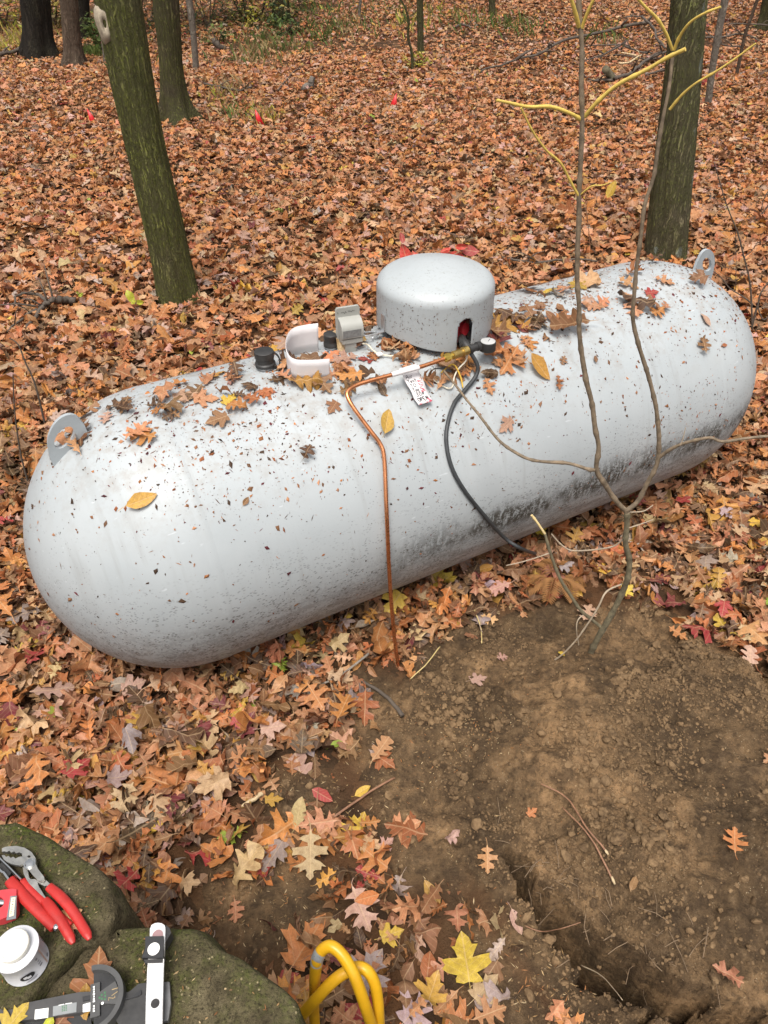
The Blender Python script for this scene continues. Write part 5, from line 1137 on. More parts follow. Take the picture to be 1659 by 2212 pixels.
trunk('tree', 'dark narrow tree half hidden behind the brown trunk', (181, 84, 30), [(180, 50, 28), (178, 0, 28)], M_B4, .05, .2, 40, 8, 8, dz=.12)
trunk('tree', 'slim grey sapling beside the leaning tree', (229, 136, 9), [(222, 80, 9), (214, 0, 10)], M_B6, .02, .15, 20, 5, 5, 2, dz=.15)
trunk('tree', 'slim pale grey tree standing clear behind the mossy upright tree', (424, 155, 13), [(420, 100, 13), (414, 40, 14), (408, 0, 15)], M_B6, .02, .12, 28, 6, 5, 2, dz=.12)
trunk('tree', 'dark far tree with a yellow sprig at its foot', (608, 47, 38), [(607, 25, 36), (606, 0, 37)], M_B2, .05, .15, 40, 8, 8, dz=.12)
trunk('tree', 'straight slim tree in the middle of the far slope', (909, 118, 14), [(908, 70, 13.5), (907, 0, 14)], M_B2, .03, .12, 32, 7, 6, 2, dz=.12)
trunk('tree', 'thin bent sapling with yellow leaves at its foot', (891, 152, 6), [(889, 110, 6), (881, 80, 5.5), (883, 45, 5.5), (876, 18, 5), (866, 0, 4)], M_B2, .02, .2, 16, 3, 5, 1, dz=.1)
trunk('tree', 'short looking dark trunk at the far rim of the slope', (1063, 33, 14), [(1063, 15, 13), (1062, 0, 14)], M_B2, .04, .15, 28, 8, 6, 2, dz=.15)
trunk('tree', 'grey slanting pole like tree beside the lichened trunk', (1529, 228, 14), [(1537, 160, 14), (1552, 70, 15), (1566, 0, 16)], M_B6, .02, .06, 28, 5, 5, 2, dz=.1)
trunk('tree', 'thin dark slanting sapling beyond the brush pile', (1590, 168, 7), [(1608, 80, 7), (1626, 28, 7), (1636, 0, 7)], M_B5, .02, .1, 16, 4, 5, 2, dz=.12)
trunk('tree', 'broad dark trunk at the edge of the brush pile', (1672, 66, 60), [(1674, 30, 54), (1678, 0, 54)], M_B2, .05, .3, 48, 8, 8, dz=.12)
trunk('tree', 'pale thin double stem sapling on the far slope', (776, 36, 6), [(777, 15, 6), (779, 0, 6)], M_B6, .02, .1, 14, 6, 5, 1, dz=.2)
FT = MB()
for i, (x, y, r_) in enumerate([(-14, 24, .25), (-10.5, 28, .3), (-7.2, 25, .18), (-3.0, 29, .28), (1.5, 31, .2), (6, 30, .3), (11, 27, .22), (15, 30, .3), (-18, 33, .3), (9, 36, .3), (-5, 37, .35), (19, 25, .25)]):
    z = float(gz(x, y)); FT.tube(smooth_path([(x, y, z - .1), (x, y, z + 1), (x + random.uniform(-.2, .2), y, z + 4), (x + random.uniform(-.4, .4), y, z + 9)], 5), np.linspace(r_ * 1.15, r_ * .5, 16), 14)
tag(FT.solo('far_woods', M_B2, None, None), 'trunks of the wood beyond the top of the slope', 'woods', None, 'stuff')

# ================================================================== UNDERGROWTH
def foliage(mb_cols, c, rad, n, leaf, cols, seed, flat=False, needle=False):
    """leaf-sized faces spread through an uneven volume"""
    rng = np.random.default_rng(seed); V, Cc = [], []
    cl = rng.normal(0, .5, (max(5, n // 60), 3)); k = rng.integers(0, len(cl), n)
    P = (cl[k] + rng.normal(0, .22, (n, 3))) * np.array(rad) + np.array(c); P[:, 2] = np.maximum(P[:, 2], gz(P[:, 0], P[:, 1], False) + .02)
    Rm = rand_rot(n, rng, .8); s = leaf * rng.lognormal(0, .3, n); w_ = .12 if needle else .42
    q = np.array([[0, 0, 0], [w_ / 2, .45, .06], [0, 1, -.05], [-w_ / 2, .45, .06]])
    V = np.einsum('nij,vj->nvi', Rm, q) * s[:, None, None] + P[:, None, :]
    ci = rng.integers(0, len(cols), n); col = np.array(cols)[ci] * rng.uniform(.7, 1.3, (n, 1)); mb_cols.append((V.reshape(-1, 3), np.repeat(col, 4, 0)))
def foliage_obj(name, parts):
    V = np.concatenate([p[0] for p in parts]); c = np.concatenate([p[1] for p in parts]); F = np.arange(len(V)).reshape(-1, 4)
    me = tri_mesh(name, V, F, M_LEAFN, False); attr(me, 'leaf_col', 'FLOAT_COLOR', np.concatenate([c, np.ones((len(c), 1))], 1)); attr(me, 'leaf_uv', 'FLOAT_VECTOR', np.tile([.3, .5, 0], (len(c), 1)))
    return bpy.data.objects.new(name, me)
EVG = [(.020, .040, .014), (.030, .055, .018), (.045, .070, .020)]; YEL = [(.42, .38, .05), (.30, .30, .05), (.50, .40, .10)]; DRY = [(.30, .22, .10), (.36, .27, .13), (.22, .13, .06)]; GRN = [(.09, .13, .03), (.13, .16, .04), (.06, .09, .02)]
def bush(u, v, rad, n, leaf, cols, label, seed, needle=False, up=None, name='shrub', cat='shrub', group='shrubs at the wood edge'):
    g = gpt(u, v); t = empty(name, g, label, cat, group); parts = []
    foliage(parts, g + UP * rad[2] * .55, rad, n, leaf, cols, seed, needle=needle); o = foliage_obj('foliage', parts); me = o.data
    V = np.empty(len(me.vertices) * 3, np.float32); me.vertices.foreach_get('co', V); V = V.reshape(-1, 3) - np.array(g, np.float32); me.vertices.foreach_set('co', V.ravel()); me.update(); link(o, t)
    mb = MB()
    for i in range(5):
        a = random.uniform(0, 6.28); mb.tube([g - UP * .05, g + np.array([math.cos(a) * rad[0] * .3, math.sin(a) * rad[1] * .3, rad[2] * .5]), g + np.array([math.cos(a) * rad[0] * .7, math.sin(a) * rad[1] * .7, rad[2] * random.uniform(.8, 1.2)])], [.012, .008, .004], 6)
    mb.build('stems', M_B5, t); return t
bush(300, 62, (1.2, .9, 2.1), 4200, .085, EVG, 'dark green evergreen shrub behind the leaning tree', 1, True); bush(452, 58, (1.5, .9, 2.0), 4600, .09, EVG + YEL[1:2], 'dark evergreen shrub flecked with yellow behind the pale grey tree', 2, True)
bush(530, 48, (1.3, .9, 1.6), 2800, .08, DRY + EVG, 'rusty brown thicket between the grey tree and the far dark trunk', 3); bush(560, 40, (.8, .6, .9), 900, .08, YEL + GRN, 'loose yellow green shrub beside the far dark trunk', 4)
bush(10, 62, (1.5, .9, 1.4), 3000, .09, YEL + DRY + GRN, 'pale yellow straggling shrub left of the black trunk', 5); bush(120, 58, (.8, .6, 1.6), 1900, .08, DRY + YEL, 'straw coloured brush between the two dark trunks', 6)
bush(215, 110, (.28, .3, .45), 500, .07, GRN, 'small fresh green bush behind the brown trunk', 7); bush(610, 80, (.34, .3, .20), 380, .075, GRN + EVG, 'low dark green bush before the far dark trunk', 8)
bush(650, 20, (.9, .6, .8), 900, .08, YEL + GRN + DRY, 'yellow green scrub at the top of the slope', 9); bush(545, 60, (.10, .1, .35), 60, .08, YEL, 'thin yellow leaved sprig at the thicket edge', 10); bush(900, 146, (.22, .2, .14), 60, .09, YEL, 'small yellow leaved plant at the foot of the bent sapling', 11)
bush(470, 96, (.25, .25, .22), 260, .07, GRN + DRY, 'small olive bush near the dark stump', 12)
parts = []; rng = np.random.default_rng(15)
for i in range(46): x, y = rng.uniform(-20, 20), rng.uniform(23, 36); foliage(parts, (x, y, float(gz(x, y)) + 1.0), (1.8, 1.2, 1.6), 420, .16, [EVG, DRY, YEL + GRN, DRY + EVG][i % 4], 100 + i)
tag(link(foliage_obj('far_undergrowth', parts)), 'tangled undergrowth of the wood beyond the slope', 'undergrowth', None, 'stuff')
# grass tufts on the far slope
gv, gc_ = [], []
for u, v, w_, n, cols in [(1000, 50, 50, 60, GRN), (1085, 60, 50, 90, GRN), (1130, 62, 40, 50, GRN), (930, 30, 60, 60, GRN + YEL), (680, 30, 60, 80, GRN), (700, 80, 60, 120, GRN), (560, 100, 50, 130, GRN + DRY), (610, 110, 50, 110, DRY + GRN), (545, 130, 60, 140, DRY + GRN), (500, 190, 50, 90, DRY), (480, 215, 40, 80, DRY + YEL), (560, 255, 40, 150, DRY + YEL), (505, 250, 40, 120, DRY + GRN), (30, 100, 60, 220, DRY + YEL), (80, 70, 60, 180, DRY + YEL), (195, 125, 30, 100, GRN), (270, 150, 40, 80, DRY + GRN), (885, 60, 40, 90, GRN + YEL), (1300, 80, 50, 60, GRN), (770, 60, 60, 100, GRN + DRY), (830, 25, 80, 50, GRN)]:
    g0 = gpt(u, v)
    for _ in range(n):
        x, y = g0[0] + rng.normal(0, w_ / FD * g0[1] * .45), g0[1] + rng.normal(0, w_ / FD * g0[1] * .9); z = float(gz(x, y, False)); a = rng.uniform(0, 6.28); h = rng.uniform(.08, .22) * min(1, (g0[1] / 14) ** 1.5); l = rng.uniform(.03, .14) * min(1, g0[1] / 14); wd = .006
        dx, dy = math.cos(a), math.sin(a); gv += [(x - dy * wd, y + dx * wd, z), (x + dy * wd, y - dx * wd, z), (x + dx * l * .5 + dy * wd * .6, y + dy * l * .5 - dx * wd * .6, z + h * .75), (x + dx * l, y + dy * l, z + h)]; c = np.array(cols[rng.integers(0, len(cols))]) * rng.uniform(.8, 1.4); gc_ += [c] * 4
me = tri_mesh('grass', np.array(gv), np.arange(len(gv)).reshape(-1, 4), M_LEAFN, False); attr(me, 'leaf_col', 'FLOAT_COLOR', np.concatenate([np.array(gc_), np.ones((len(gc_), 1))], 1)); attr(me, 'leaf_uv', 'FLOAT_VECTOR', np.tile([.3, .5, 0], (len(gv), 1)))
tag(link(bpy.data.objects.new('grass', me)), 'sparse tufts of fading green grass among the fallen leaves', 'grass', None, 'stuff')

# ================================================================== BRANCHES AND STICKS
M_TWIG = plain('dead_branch', (.085, .066, .050), .85, 0, .35, 30, .003); M_TWIGP = plain('peeled_branch', (.50, .38, .22), .7, 0, .15, 30, .002); M_TWIGR = plain('reddish_twig', (.24, .12, .065), .6, 0, .3, 40, .001); M_STRAW = plain('straw', (.52, .40, .17), .6, 0, .15, 40)
def on_ground(pts, lift): return [gpt(u, v, l) for (u, v), l in zip(pts, np.broadcast_to(lift, (len(pts),)))]
def stick(pts, r0, r1, lift, mat, label, name='fallen_branch', cat='branch', group=None, twigs=0, n=8):
    P = smooth_path(on_ground(pts, lift), 6); P = P + np.array([[vnoise(i * .7, 0, 0, 5) * r0 * .5, 0, vnoise(i * .7, 9, 0, 6) * r0 * .5] for i in range(len(P))]); mb = MB().tube(P, np.linspace(r0, r1, len(P)), n)
    for k in range(twigs):
        i = random.randrange(len(P) // 4, len(P) - 1); d = np.array([random.uniform(-1, 1), random.uniform(-.6, .6), random.uniform(.0, .6)]); l = random.uniform(.15, .45) * (r0 / .02) ** .4
        mb.tube([P[i], P[i] + d * l * .5 + UP * .02, P[i] + d * l], [r1 * .9, r1 * .6, r1 * .3], 6)
    return mb.solo(name, mat, label, cat, group)
BP = 'branches of the brush pile'
for pts, a, b, lf, mt, lb, tw in [
 ([(1038, 155), (1054, 146), (1083, 141), (1128, 124), (1161, 118), (1195, 98), (1229, 84), (1296, 70), (1350, 56), (1402, 48)], .018, .05, .10, M_TWIG, 'long dark limb reaching far out of the brush pile', 6),
 ([(1386, 35), (1413, 60), (1418, 81), (1437, 102)], .035, .025, .22, M_TWIG, 'crooked dark limb standing out of the brush pile', 3),
 ([(1329, 169), (1356, 160), (1383, 141), (1416, 119), (1442, 111)], .05, .032, .08, M_TWIG, 'thick curved limb along the front of the brush pile', 3),
 ([(1261, 161), (1280, 173), (1323, 173)], .014, .03, .06, M_TWIG, 'thin dark limb lying before the thick curved one', 2),
 ([(1394, 162), (1437, 150)], .03, .02, .06, M_TWIG, 'short dark limb at the foot of the lichened tree', 0),
 ([(1264, 130), (1299, 119), (1326, 106), (1350, 92)], .014, .03, .12, M_TWIG, 'rising thin limb on the near side of the brush pile', 3),
 ([(1337, 137), (1356, 135), (1386, 118)], .03, .02, .12, M_TWIGP, 'pale barkless branch lying on the brush pile', 1),
 ([(1342, 114), (1358, 116), (1374, 120)], .014, .022, .16, M_TWIGP, 'short pale peeled branch in the middle of the brush pile', 0),
 ([(1350, 100), (1383, 111), (1410, 114)], .03, .02, .14, M_TWIG, 'dark limb crossing behind the pale branches', 2),
 ([(1258, 100), (1299, 97), (1337, 97)], .012, .024, .10, M_TWIG, 'level thin limb at the back of the brush pile', 3),
 ([(1524, 81), (1562, 79), (1602, 73), (1643, 88)], .03, .018, .14, M_TWIG, 'dark limb bowed over the ground beyond the lichened tree', 3),
 ([(1575, 51), (1610, 51), (1659, 54)], .015, .02, .20, M_TWIG, 'thin limb lying before the broad dark trunk', 2),
 ([(1350, 38), (1370, 34), (1388, 37)], .02, .02, .15, M_TWIG, 'short limb at the top of the brush pile', 1),
 ([(1290, 124), (1340, 118), (1400, 128), (1440, 122)], .012, .02, .05, M_TWIG, 'thin limb threaded low through the brush pile', 2),
 ([(1520, 62), (1560, 95), (1600, 100)], .014, .02, .10, M_TWIG, 'forked thin limb right of the lichened tree', 3)]: stick(pts, a * .55, b * .55, lf, mt, lb, 'brush_branch', 'branch', BP, tw)
MB().tube([gpt(1325, 172, .05), gpt(1316, 160, .10), gpt(1308, 150, .20)], [.055, .05, .05], 16).solo('cut_log', plain('log_bark', (.10, .085, .05), .9, 0, .3, 20, .004), 'short sawn log propped against the brush pile', 'log')
stick([(161, 650), (140, 646), (125, 648), (104, 651), (86, 668), (62, 702), (44, 741)], .024, .008, (.04, .06, .08, .09, .06, .04, .02), M_TWIG, 'forked grey branch lying in the leaves left of the leaning tree', twigs=4)
stick([(104, 651), (78, 634), (39, 637), (31, 658)], .013, .005, .09, M_TWIG, 'side branch arching from the forked grey branch', twigs=2); stick([(90, 664), (52, 684), (16, 715)], .012, .005, .06, M_TWIG, 'thin lower branch spreading from the forked grey branch', twigs=2)
stick([(464, 88), (474, 98), (487, 108)], .05, .04, (.16, .10, .03), M_TWIG, 'dark broken stub leaning in the leaves behind the slim grey tree', 'stump', 'stump'); stick([(658, 194), (668, 183), (678, 168)], .045, .04, (.03, .06, .14), plain('log_grey', (.13, .11, .09), .9, 0, .3, 20, .003), 'short weathered log tilted up on the open slope', 'fallen_log', 'log')
stick([(440, 180), (490, 190), (520, 195), (545, 186)], .014, .008, .06, M_TWIG, 'thin fallen branch on the slope behind the trees', twigs=3); stick([(985, 58), (1000, 52), (1018, 60)], .022, .012, .08, M_TWIG, 'little dark branch lying on the far slope', twigs=2); stick([(0, 118), (20, 112), (52, 103)], .03, .025, .10, M_TWIG, 'dark branch leaning against the black trunk', twigs=1)
stick([(250, 170), (290, 190), (345, 196), (370, 180)], .012, .008, .08, M_TWIG, 'thin branch tangled behind the leaning tree', twigs=4); stick([(600, 195), (640, 150), (655, 155)], .008, .006, .05, M_TWIG, 'slender dead twig on the middle slope', twigs=1)
stick([(1085, 556), (1150, 566), (1225, 560), (1290, 563)], .010, .006, .05, M_TWIG, 'long thin dead twig lying behind the tank past the hood', twigs=3)
stick([(1168, 1693), (1224, 1723), (1267, 1787), (1313, 1842)], .0018, .0030, .024, M_TWIGR, 'reddish cut stick with a pale end on the bare soil', 'stick', 'stick'); stick([(1215, 1744), (1275, 1808), (1326, 1906)], .0018, .0030, .024, M_TWIGR, 'longer reddish cut stick on the bare soil', 'stick', 'stick')
for (u, v), (u2, v2), lb in (((1306, 1834), (1314, 1846), 'pale peeled chip at the end of the shorter stick'), ((1321, 1893), (1328, 1910), 'pale peeled chip at the end of the longer stick')): MB().tube([gpt(u, v, .024), gpt((u + u2) / 2, (v + v2) / 2, .025), gpt(u2, v2, .022)], [.0026, .0042, .0026], 8).solo('wood_chip', M_TWIGP, lb, 'wood chip')
stick([(608, 1483), (650, 1484), (689, 1480), (736, 1458), (796, 1412)], .0028, .0045, .03, plain('grey_twig', (.22, .19, .155), .8, 0, .25, 40, .001), 'long thin grey twig between the tank and the copper tube', 'stick', 'stick'); stick([(611, 1390), (646, 1427), (683, 1462)], .008, .010, .03, M_TWIG, 'dark stick with a pale end beside the tank', 'stick', 'stick')
stick([(524, 1743), (545, 1728), (567, 1713)], .006, .007, .02, M_TWIGP, 'pale straight stick in the leaves above the stones', 'stick', 'stick'); stick([(852, 1680), (790, 1716), (721, 1765)], .003, .004, .02, M_TWIGR, 'thin brown twig lying towards the trench', 'stick', 'stick'); stick([(780, 1470), (830, 1500), (870, 1545)], .005, .008, .01, M_TWIG, 'dark root end near the copper tube', 'stick', 'stick')
for i, (a, b, lb) in enumerate((((1025, 1317), (1041, 1389), 'yellow grass stalk on the bare soil'), ((950, 1397), (887, 1466), 'pale straw beside the copper tube'), ((1551, 1296), (1593, 1365), 'long yellow straw at the edge of the bare soil'), ((320, 1772), (268, 1832), 'straw lying in the leaves above the stones'), ((323, 1827), (284, 1869), 'short straw at the edge of the stones'))): stick([a, ((a[0] + b[0]) / 2 + 5, (a[1] + b[1]) / 2), b], .0022, .0018, (.03, .035, .02), M_STRAW, lb, 'straw', 'straw')
stick([(219, 1432), (270, 1414), (317, 1401)], .0015, .002, (.02, .12, .22), M_STRAW, 'bent dry grass blade rising against the near tank end', 'grass_blade', 'grass blade'); stick([(317, 1401), (336, 1430), (352, 1462)], .002, .0026, (.22, .10, .02), plain('dead_blade', (.12, .11, .075), .8, 0, .2), 'dark folded grass blade leaning on the near tank end', 'grass_blade', 'grass blade')

# ================================================================== SAPLING AND LITTLE PLANTS
M_SAP = plain('sapling_bark', (.165, .122, .078), .75, 0, .45, 60, .002); M_SAPG = plain('sapling_bark_low', (.135, .112, .066), .8, 0, .45, 60, .002); M_YTW = plain('yellow_twig', (.60, .43, .095), .5, 0, .15, 50, .0006); M_TW2 = plain('pale_twig', (.34, .27, .19), .7, 0, .2, 40, .0006)
sb = gpt(1276, 1412); Y0 = sb[1]
sap = empty('sapling', sb, 'tall forked grey brown sapling with yellow upper twigs rooted in the bare soil', 'sapling')
def stem(pts, r0, r1, mat, name='stem', knob=0):
    P = [at_y(u, v, y) for u, v, y in pts]; P = smooth_path(P, 6); rr = np.linspace(r0, r1, len(P))
    P = np.concatenate([P[:-1] + (P[1:] - P[:-1]) * t for t in (0, .5)] , 1).reshape(-1, 3); rr = np.repeat(rr[:-1], 2)
    L = np.concatenate([[0], np.cumsum(np.linalg.norm(np.diff(P, axis=0), axis=1))]); sd = random.uniform(0, 99); k_ = .85 if mat is not M_YTW else 1
    node = np.exp(-((((L + sd) / .085) % 1 - .5) / .07) ** 2); rr = rr * k_ * (1 + .09 * vnoise(L * 45, sd) + .06 * vnoise(L * 120, sd) + (.26 if r0 > .003 else .1) * node)
    P = P + np.stack([vnoise(L * 14, sd, 1), vnoise(L * 14, sd, 2), 0 * L], 1) * rr[:, None] * .45
    return MB().tube(P, rr, 12).build(name, mat, sap)
y = Y0
stem([(1268, 1432, y - .005), (1278, 1408, y), (1296, 1368, y), (1325, 1318, y + .005), (1348, 1268, y + .01), (1358, 1220, y + .015), (1352, 1165, y + .02), (1356, 1104, y + .03)], .0125, .0100, M_SAPG, 'stem')
stem([(1358, 1108, y + .03), (1330, 1082, y + .03), (1305, 1046, y + .03), (1289, 1012, y + .035), (1291, 960, y + .04), (1281, 880, y + .05), (1268, 820, y + .06), (1255, 740, y + .07), (1249, 640, y + .08), (1247, 540, y + .09), (1251, 430, y + .10), (1256, 330, y + .11), (1257, 200, y + .12), (1255, 100, y + .13), (1250, -30, y + .14), (1248, -160, y + .16)], .0092, .0058, M_SAP, 'stem', 13)
stem([(1354, 1102, y + .03), (1378, 1082, y + .03), (1400, 1036, y + .035), (1421, 992, y + .04), (1421, 930, y + .05), (1412, 850, y + .06), (1390, 780, y + .07), (1370, 700, y + .08), (1368, 640, y + .085), (1376, 560, y + .095), (1392, 450, y + .105), (1410, 380, y + .115), (1432, 260, y + .125), (1446, 190, y + .13), (1455, 108, y + .14)], .0085, .0042, M_SAP, 'stem', 13)
stem([(1288, 1014, y + .035), (1270, 1013, y + .03), (1220, 1000, y + .05), (1150, 994, y + .08), (1110, 976, y + .11), (1078, 952, y + .14), (1045, 910, y + .20), (1012, 868, y + .27), (985, 832, y + .34), (958, 800, y + .41)], .0066, .0040, M_SAP, 'branch', 9)
stem([(1422, 992, y + .04), (1445, 974, y + .03), (1480, 957, y + .01), (1530, 945, y - .01), (1560, 953, y - .02), (1610, 947, y - .03), (1700, 938, y - .05), (1800, 925, y - .08)], .0060, .0042, M_SAP, 'branch', 9)
stem([(1470, 962, y + .012), (1476, 945, y + .015), (1481, 922, y + .02)], .0018, .0012, M_TW2, 'twig')
stem([(1306, 1362, y), (1262, 1326, y + .01), (1230, 1284, y + .02), (1206, 1240, y + .03), (1188, 1190, y + .04), (1177, 1150, y + .05)], .0072, .0056, M_SAPG, 'stem'); stem([(1177, 1152, y + .05), (1162, 1130, y + .055), (1148, 1112, y + .06)], .0046, .0050, plain('split_wood', (.60, .46, .22), .7, 0, .15), 'broken_tip')
stem([(1343, 1262, y + .01), (1310, 1278, y - .03), (1292, 1310, y - .05), (1268, 1350, y - .06), (1225, 1405, y - .06), (1190, 1430, y - .05), (1168, 1440, y - .04), (1145, 1432, y - .03)], .0034, .0030, M_TW2, 'twig'); stem([(1262, 1326, y + .01), (1248, 1340, y - .01), (1246, 1365, y - .02), (1250, 1395, y - .02)], .0026, .0020, M_TW2, 'twig')
stem([(1350, 1160, y + .02), (1330, 1178, y + .03), (1300, 1186, y + .04), (1240, 1190, y + .07), (1214, 1178, y + .08), (1190, 1152, y + .09)], .0032, .0024, M_TW2, 'twig'); stem([(1356, 1106, y + .03), (1390, 1104, y + .04), (1412, 1090, y + .05)], .0026, .0018, M_TW2, 'twig'); stem([(1190, 1194, y + .04), (1160, 1204, y + .02), (1120, 1216, y), (1092, 1222, y)], .0024, .0018, M_TW2, 'twig'); stem([(1358, 1140, y + .02), (1390, 1130, y + .03), (1412, 1122, y + .04)], .0024, .0016, M_TW2, 'twig')
for pts, a, b in [([(1254, 258, .115), (1230, 244, .10), (1190, 231, .08), (1140, 231, .06), (1100, 222, .04), (1072, 216, .03)], .0062, .0040), ([(1262, 252, .115), (1285, 226, .10), (1325, 190, .08), (1360, 168, .06), (1400, 148, .04), (1440, 126, .02), (1484, 105, .0)], .0062, .0052),
 ([(1250, 424, .10), (1232, 392, .09), (1210, 352, .075), (1180, 325, .06), (1150, 282, .045), (1124, 230, .03)], .0046, .0028), ([(1252, 422, .10), (1278, 402, .08), (1300, 400, .07), (1318, 394, .06)], .0028, .0014), ([(1250, 58, .13), (1244, 30, .12), (1232, -10, .11), (1215, -50, .10)], .0062, .005), ([(1258, 60, .13), (1270, 25, .12), (1286, -10, .11), (1300, -40, .10)], .0052, .004),
 ([(1453, 108, .14), (1438, 72, .13), (1418, 40, .12), (1396, 18, .11), (1370, -10, .10)], .0048, .004), ([(1456, 108, .14), (1468, 80, .13), (1490, 50, .11), (1520, 30, .09), (1560, 14, .07)], .0046, .003), ([(1446, 236, .125), (1470, 208, .11), (1500, 182, .09), (1545, 155, .07), (1590, 125, .05), (1636, 92, .03)], .0042, .0026)]:
    stem([(u, v, y + d) for u, v, d in pts], a * .74, b * .74, M_YTW, 'yellow_twig')
def blade(P, n, hd, kind, colour, size, parent, pool=None):
    pool = pool or T_FLAT; o = bpy.data.objects.new('leaf', leaf_mesh(pool, kind, random.randrange(len(pool[kind])))); Mf = frame(n, hd); M4 = Matrix.Identity(4)
    for i in range(3):
        for j in range(3): M4[i][j] = Mf[i, j] * size
        M4[i][3] = P[i] - parent.location[i]
    o.matrix_basis = M4; o.color = (*PAL[colour], 1); link(o, parent); return o
PAL['scarlet'] = (.55, .045, .035); PAL['lime'] = (.42, .45, .03); PAL['apricot'] = (.55, .22, .055)
vcam = lambda P: (CAM - P) / np.linalg.norm(CAM - P)
P = at_y(1329, 391, y + .06); blade(P, vcam(P), np.array([.3, 0, 1]), 'oval', 'yellow', .040, sap)
def sprig(name, label, foot, yy, leaves, stems, r, mat, cat='seedling'):
    t = empty(name, foot, label, cat)
    for s_ in stems: MB().tube(smooth_path([foot if q is None else at_y(q[0], q[1], yy) for q in s_], 5), r, 7).build('stem', mat, t)
    for u, v, kd, cl, sz, hd in leaves:
        P = at_y(u, v, yy + random.uniform(-.03, .03)); a = math.radians(hd); blade(P, vcam(P) * .8 + np.array([random.uniform(-.4, .4), 0, random.uniform(0, .5)]), np.array([math.cos(a), 0, math.sin(a)]), kd, cl, sz, t, T_ONE)
    return t
f = gpt(940, 620, .0); f = np.array([f[0], 3.15, 0.0])
sprig('red_seedling', 'seedling with scarlet leaves peeping over the valve hood', f, 3.15, [(868, 530, 'oval', 'scarlet', .115, 100), (865, 503, 'oval', 'red', .05, 110), (890, 545, 'oval', 'scarlet', .12, 95), (943, 552, 'oval', 'scarlet', .07, 20), (967, 548, 'oval', 'scarlet', .09, 160), (992, 538, 'oval', 'red', .09, 170), (1012, 533, 'oval', 'scarlet', .06, 0), (974, 536, 'oval', 'scarlet', .05, 30)], [[None, (920, 585), (885, 560), (868, 535)], [None, (940, 590), (965, 560), (1010, 535)]], .0025, M_TWIGR)
f = gpt(1276, 548)
sprig('orange_seedling', 'thin seedling with apricot leaves behind the sapling stem', f, f[1], [(1284, 432, 'oval', 'apricot', .075, 60), (1275, 450, 'oval', 'apricot', .07, 250), (1262, 472, 'oval', 'apricot', .06, 200), (1284, 474, 'oval', 'orange', .08, 20), (1277, 484, 'oval', 'apricot', .06, 280), (1294, 424, 'oval', 'orange', .05, 80)], [[None, (1272, 500), (1269, 470), (1264, 425)]], .003, M_TWIGR)
f = gpt(296, 672)
sprig('yellow_seedling', 'tiny seedling with three lime yellow leaves near the leaning tree', f, f[1], [(289, 657, 'oval', 'lime', .10, 280), (283, 652, 'oval', 'lime', .06, 110), (311, 654, 'oval', 'lime', .075, 10)], [[None, (296, 662), (298, 655)]], .002, M_TWIGR)
f = gpt(1068, 446)
sprig('green_seedling', 'tiny bright green seedling on the open slope behind the hood', f, f[1], [(1070, 438, 'oval', 'green', .07, 20), (1064, 440, 'oval', 'green', .06, 160)], [[None, (1068, 438)]], .002, M_TWIGR)
# bare twiggy stems
def twig_thing(label, stems, yy, base, mat=None, name='twig_shrub'):
    t = empty(name, base, label, 'shrub')
    for s_, a, b in stems: MB().tube(smooth_path([at_y(u, v, yy + (d[0] if d else 0)) for u, v, *d in s_], 5), np.linspace(a, b, (len(s_) - 1) * 5 + 1), 7).build('stem', mat or M_TWIG, t)
    return t
b0 = gpt(1625, 712); yb = b0[1]
twig_thing('bare twiggy shrub with thin arching stems beside the far tank end', [([(1625, 715), (1621, 619), (1607, 555), (1593, 502), (1570, 443), (1551, 380), (1542, 349)], .006, .002), ([(1624, 705), (1638, 654), (1645, 630), (1664, 605)], .007, .004), ([(1626, 658), (1607, 642), (1577, 623), (1556, 598), (1535, 581)], .005, .002), ([(1589, 500), (1590, 560), (1589, 628)], .002, .0015), ([(1607, 555), (1625, 540), (1650, 500)], .003, .001), ([(1570, 443), (1556, 452), (1542, 462)], .002, .001), ([(1636, 660), (1648, 690), (1664, 680)], .005, .003)], yb, b0)
b1 = gpt(64, 1052); twig_thing('two thin dark vine stems rising left of the near tank end', [([(96, 912), (86, 869), (73, 822), (55, 783), (39, 744), (20, 730)], .0045, .0025), ([(62, 1046), (49, 999), (39, 947), (31, 880), (28, 810)], .0045, .0025)], b1[1], b1, M_TWIG, 'vine_stem')
b2 = gpt(1655, 470); twig_thing('dry grey brush at the edge of the woods', [([(1662, 440), (1640, 470), (1620, 500)], .006, .003), ([(1670, 480), (1645, 488), (1625, 500)], .005, .002), ([(1668, 400), (1650, 430), (1645, 455)], .006, .003)], b2[1], b2)
# dead fern under the sapling
fm, fp = plain('dead_fern', (.25, .115, .035), .8, 0, .25, 60), gpt(1195, 1262); fern = empty('dead_fern', fp, 'brown withered fern fronds under the sapling', 'fern')
for a, ln, h in ((-1.0, .13, .06), (-.3, .15, .08), (.4, .14, .07), (1.2, .12, .05), (2.4, .13, .06), (-2.0, .12, .04), (3.6, .12, .07)):
    d = np.array([math.sin(a), -math.cos(a) * .8, 0]); q = smooth_path([fp, fp + d * ln * .4 + UP * h, fp + d * ln * .8 + UP * h * .8, fp + d * ln + UP * h * .3], 7); mb = MB().tube(q, .0016, 5); sdv = np.cross(d, UP); sdv /= np.linalg.norm(sdv)
    for i in range(3, len(q) - 1):
        for sg in (-1, 1):
            l = .030 * math.sin(math.pi * i / len(q)) + .012; c0 = q[i]; e = c0 + sdv * sg * l + d * .012 - UP * .01; mb.add([c0 - d * .003, (c0 + e) / 2 - d * .005 + UP * .004, e, (c0 + e) / 2 + d * .005 + UP * .002], [(0, 1, 2, 3)], False)
    mb.build('frond', fm, fern)
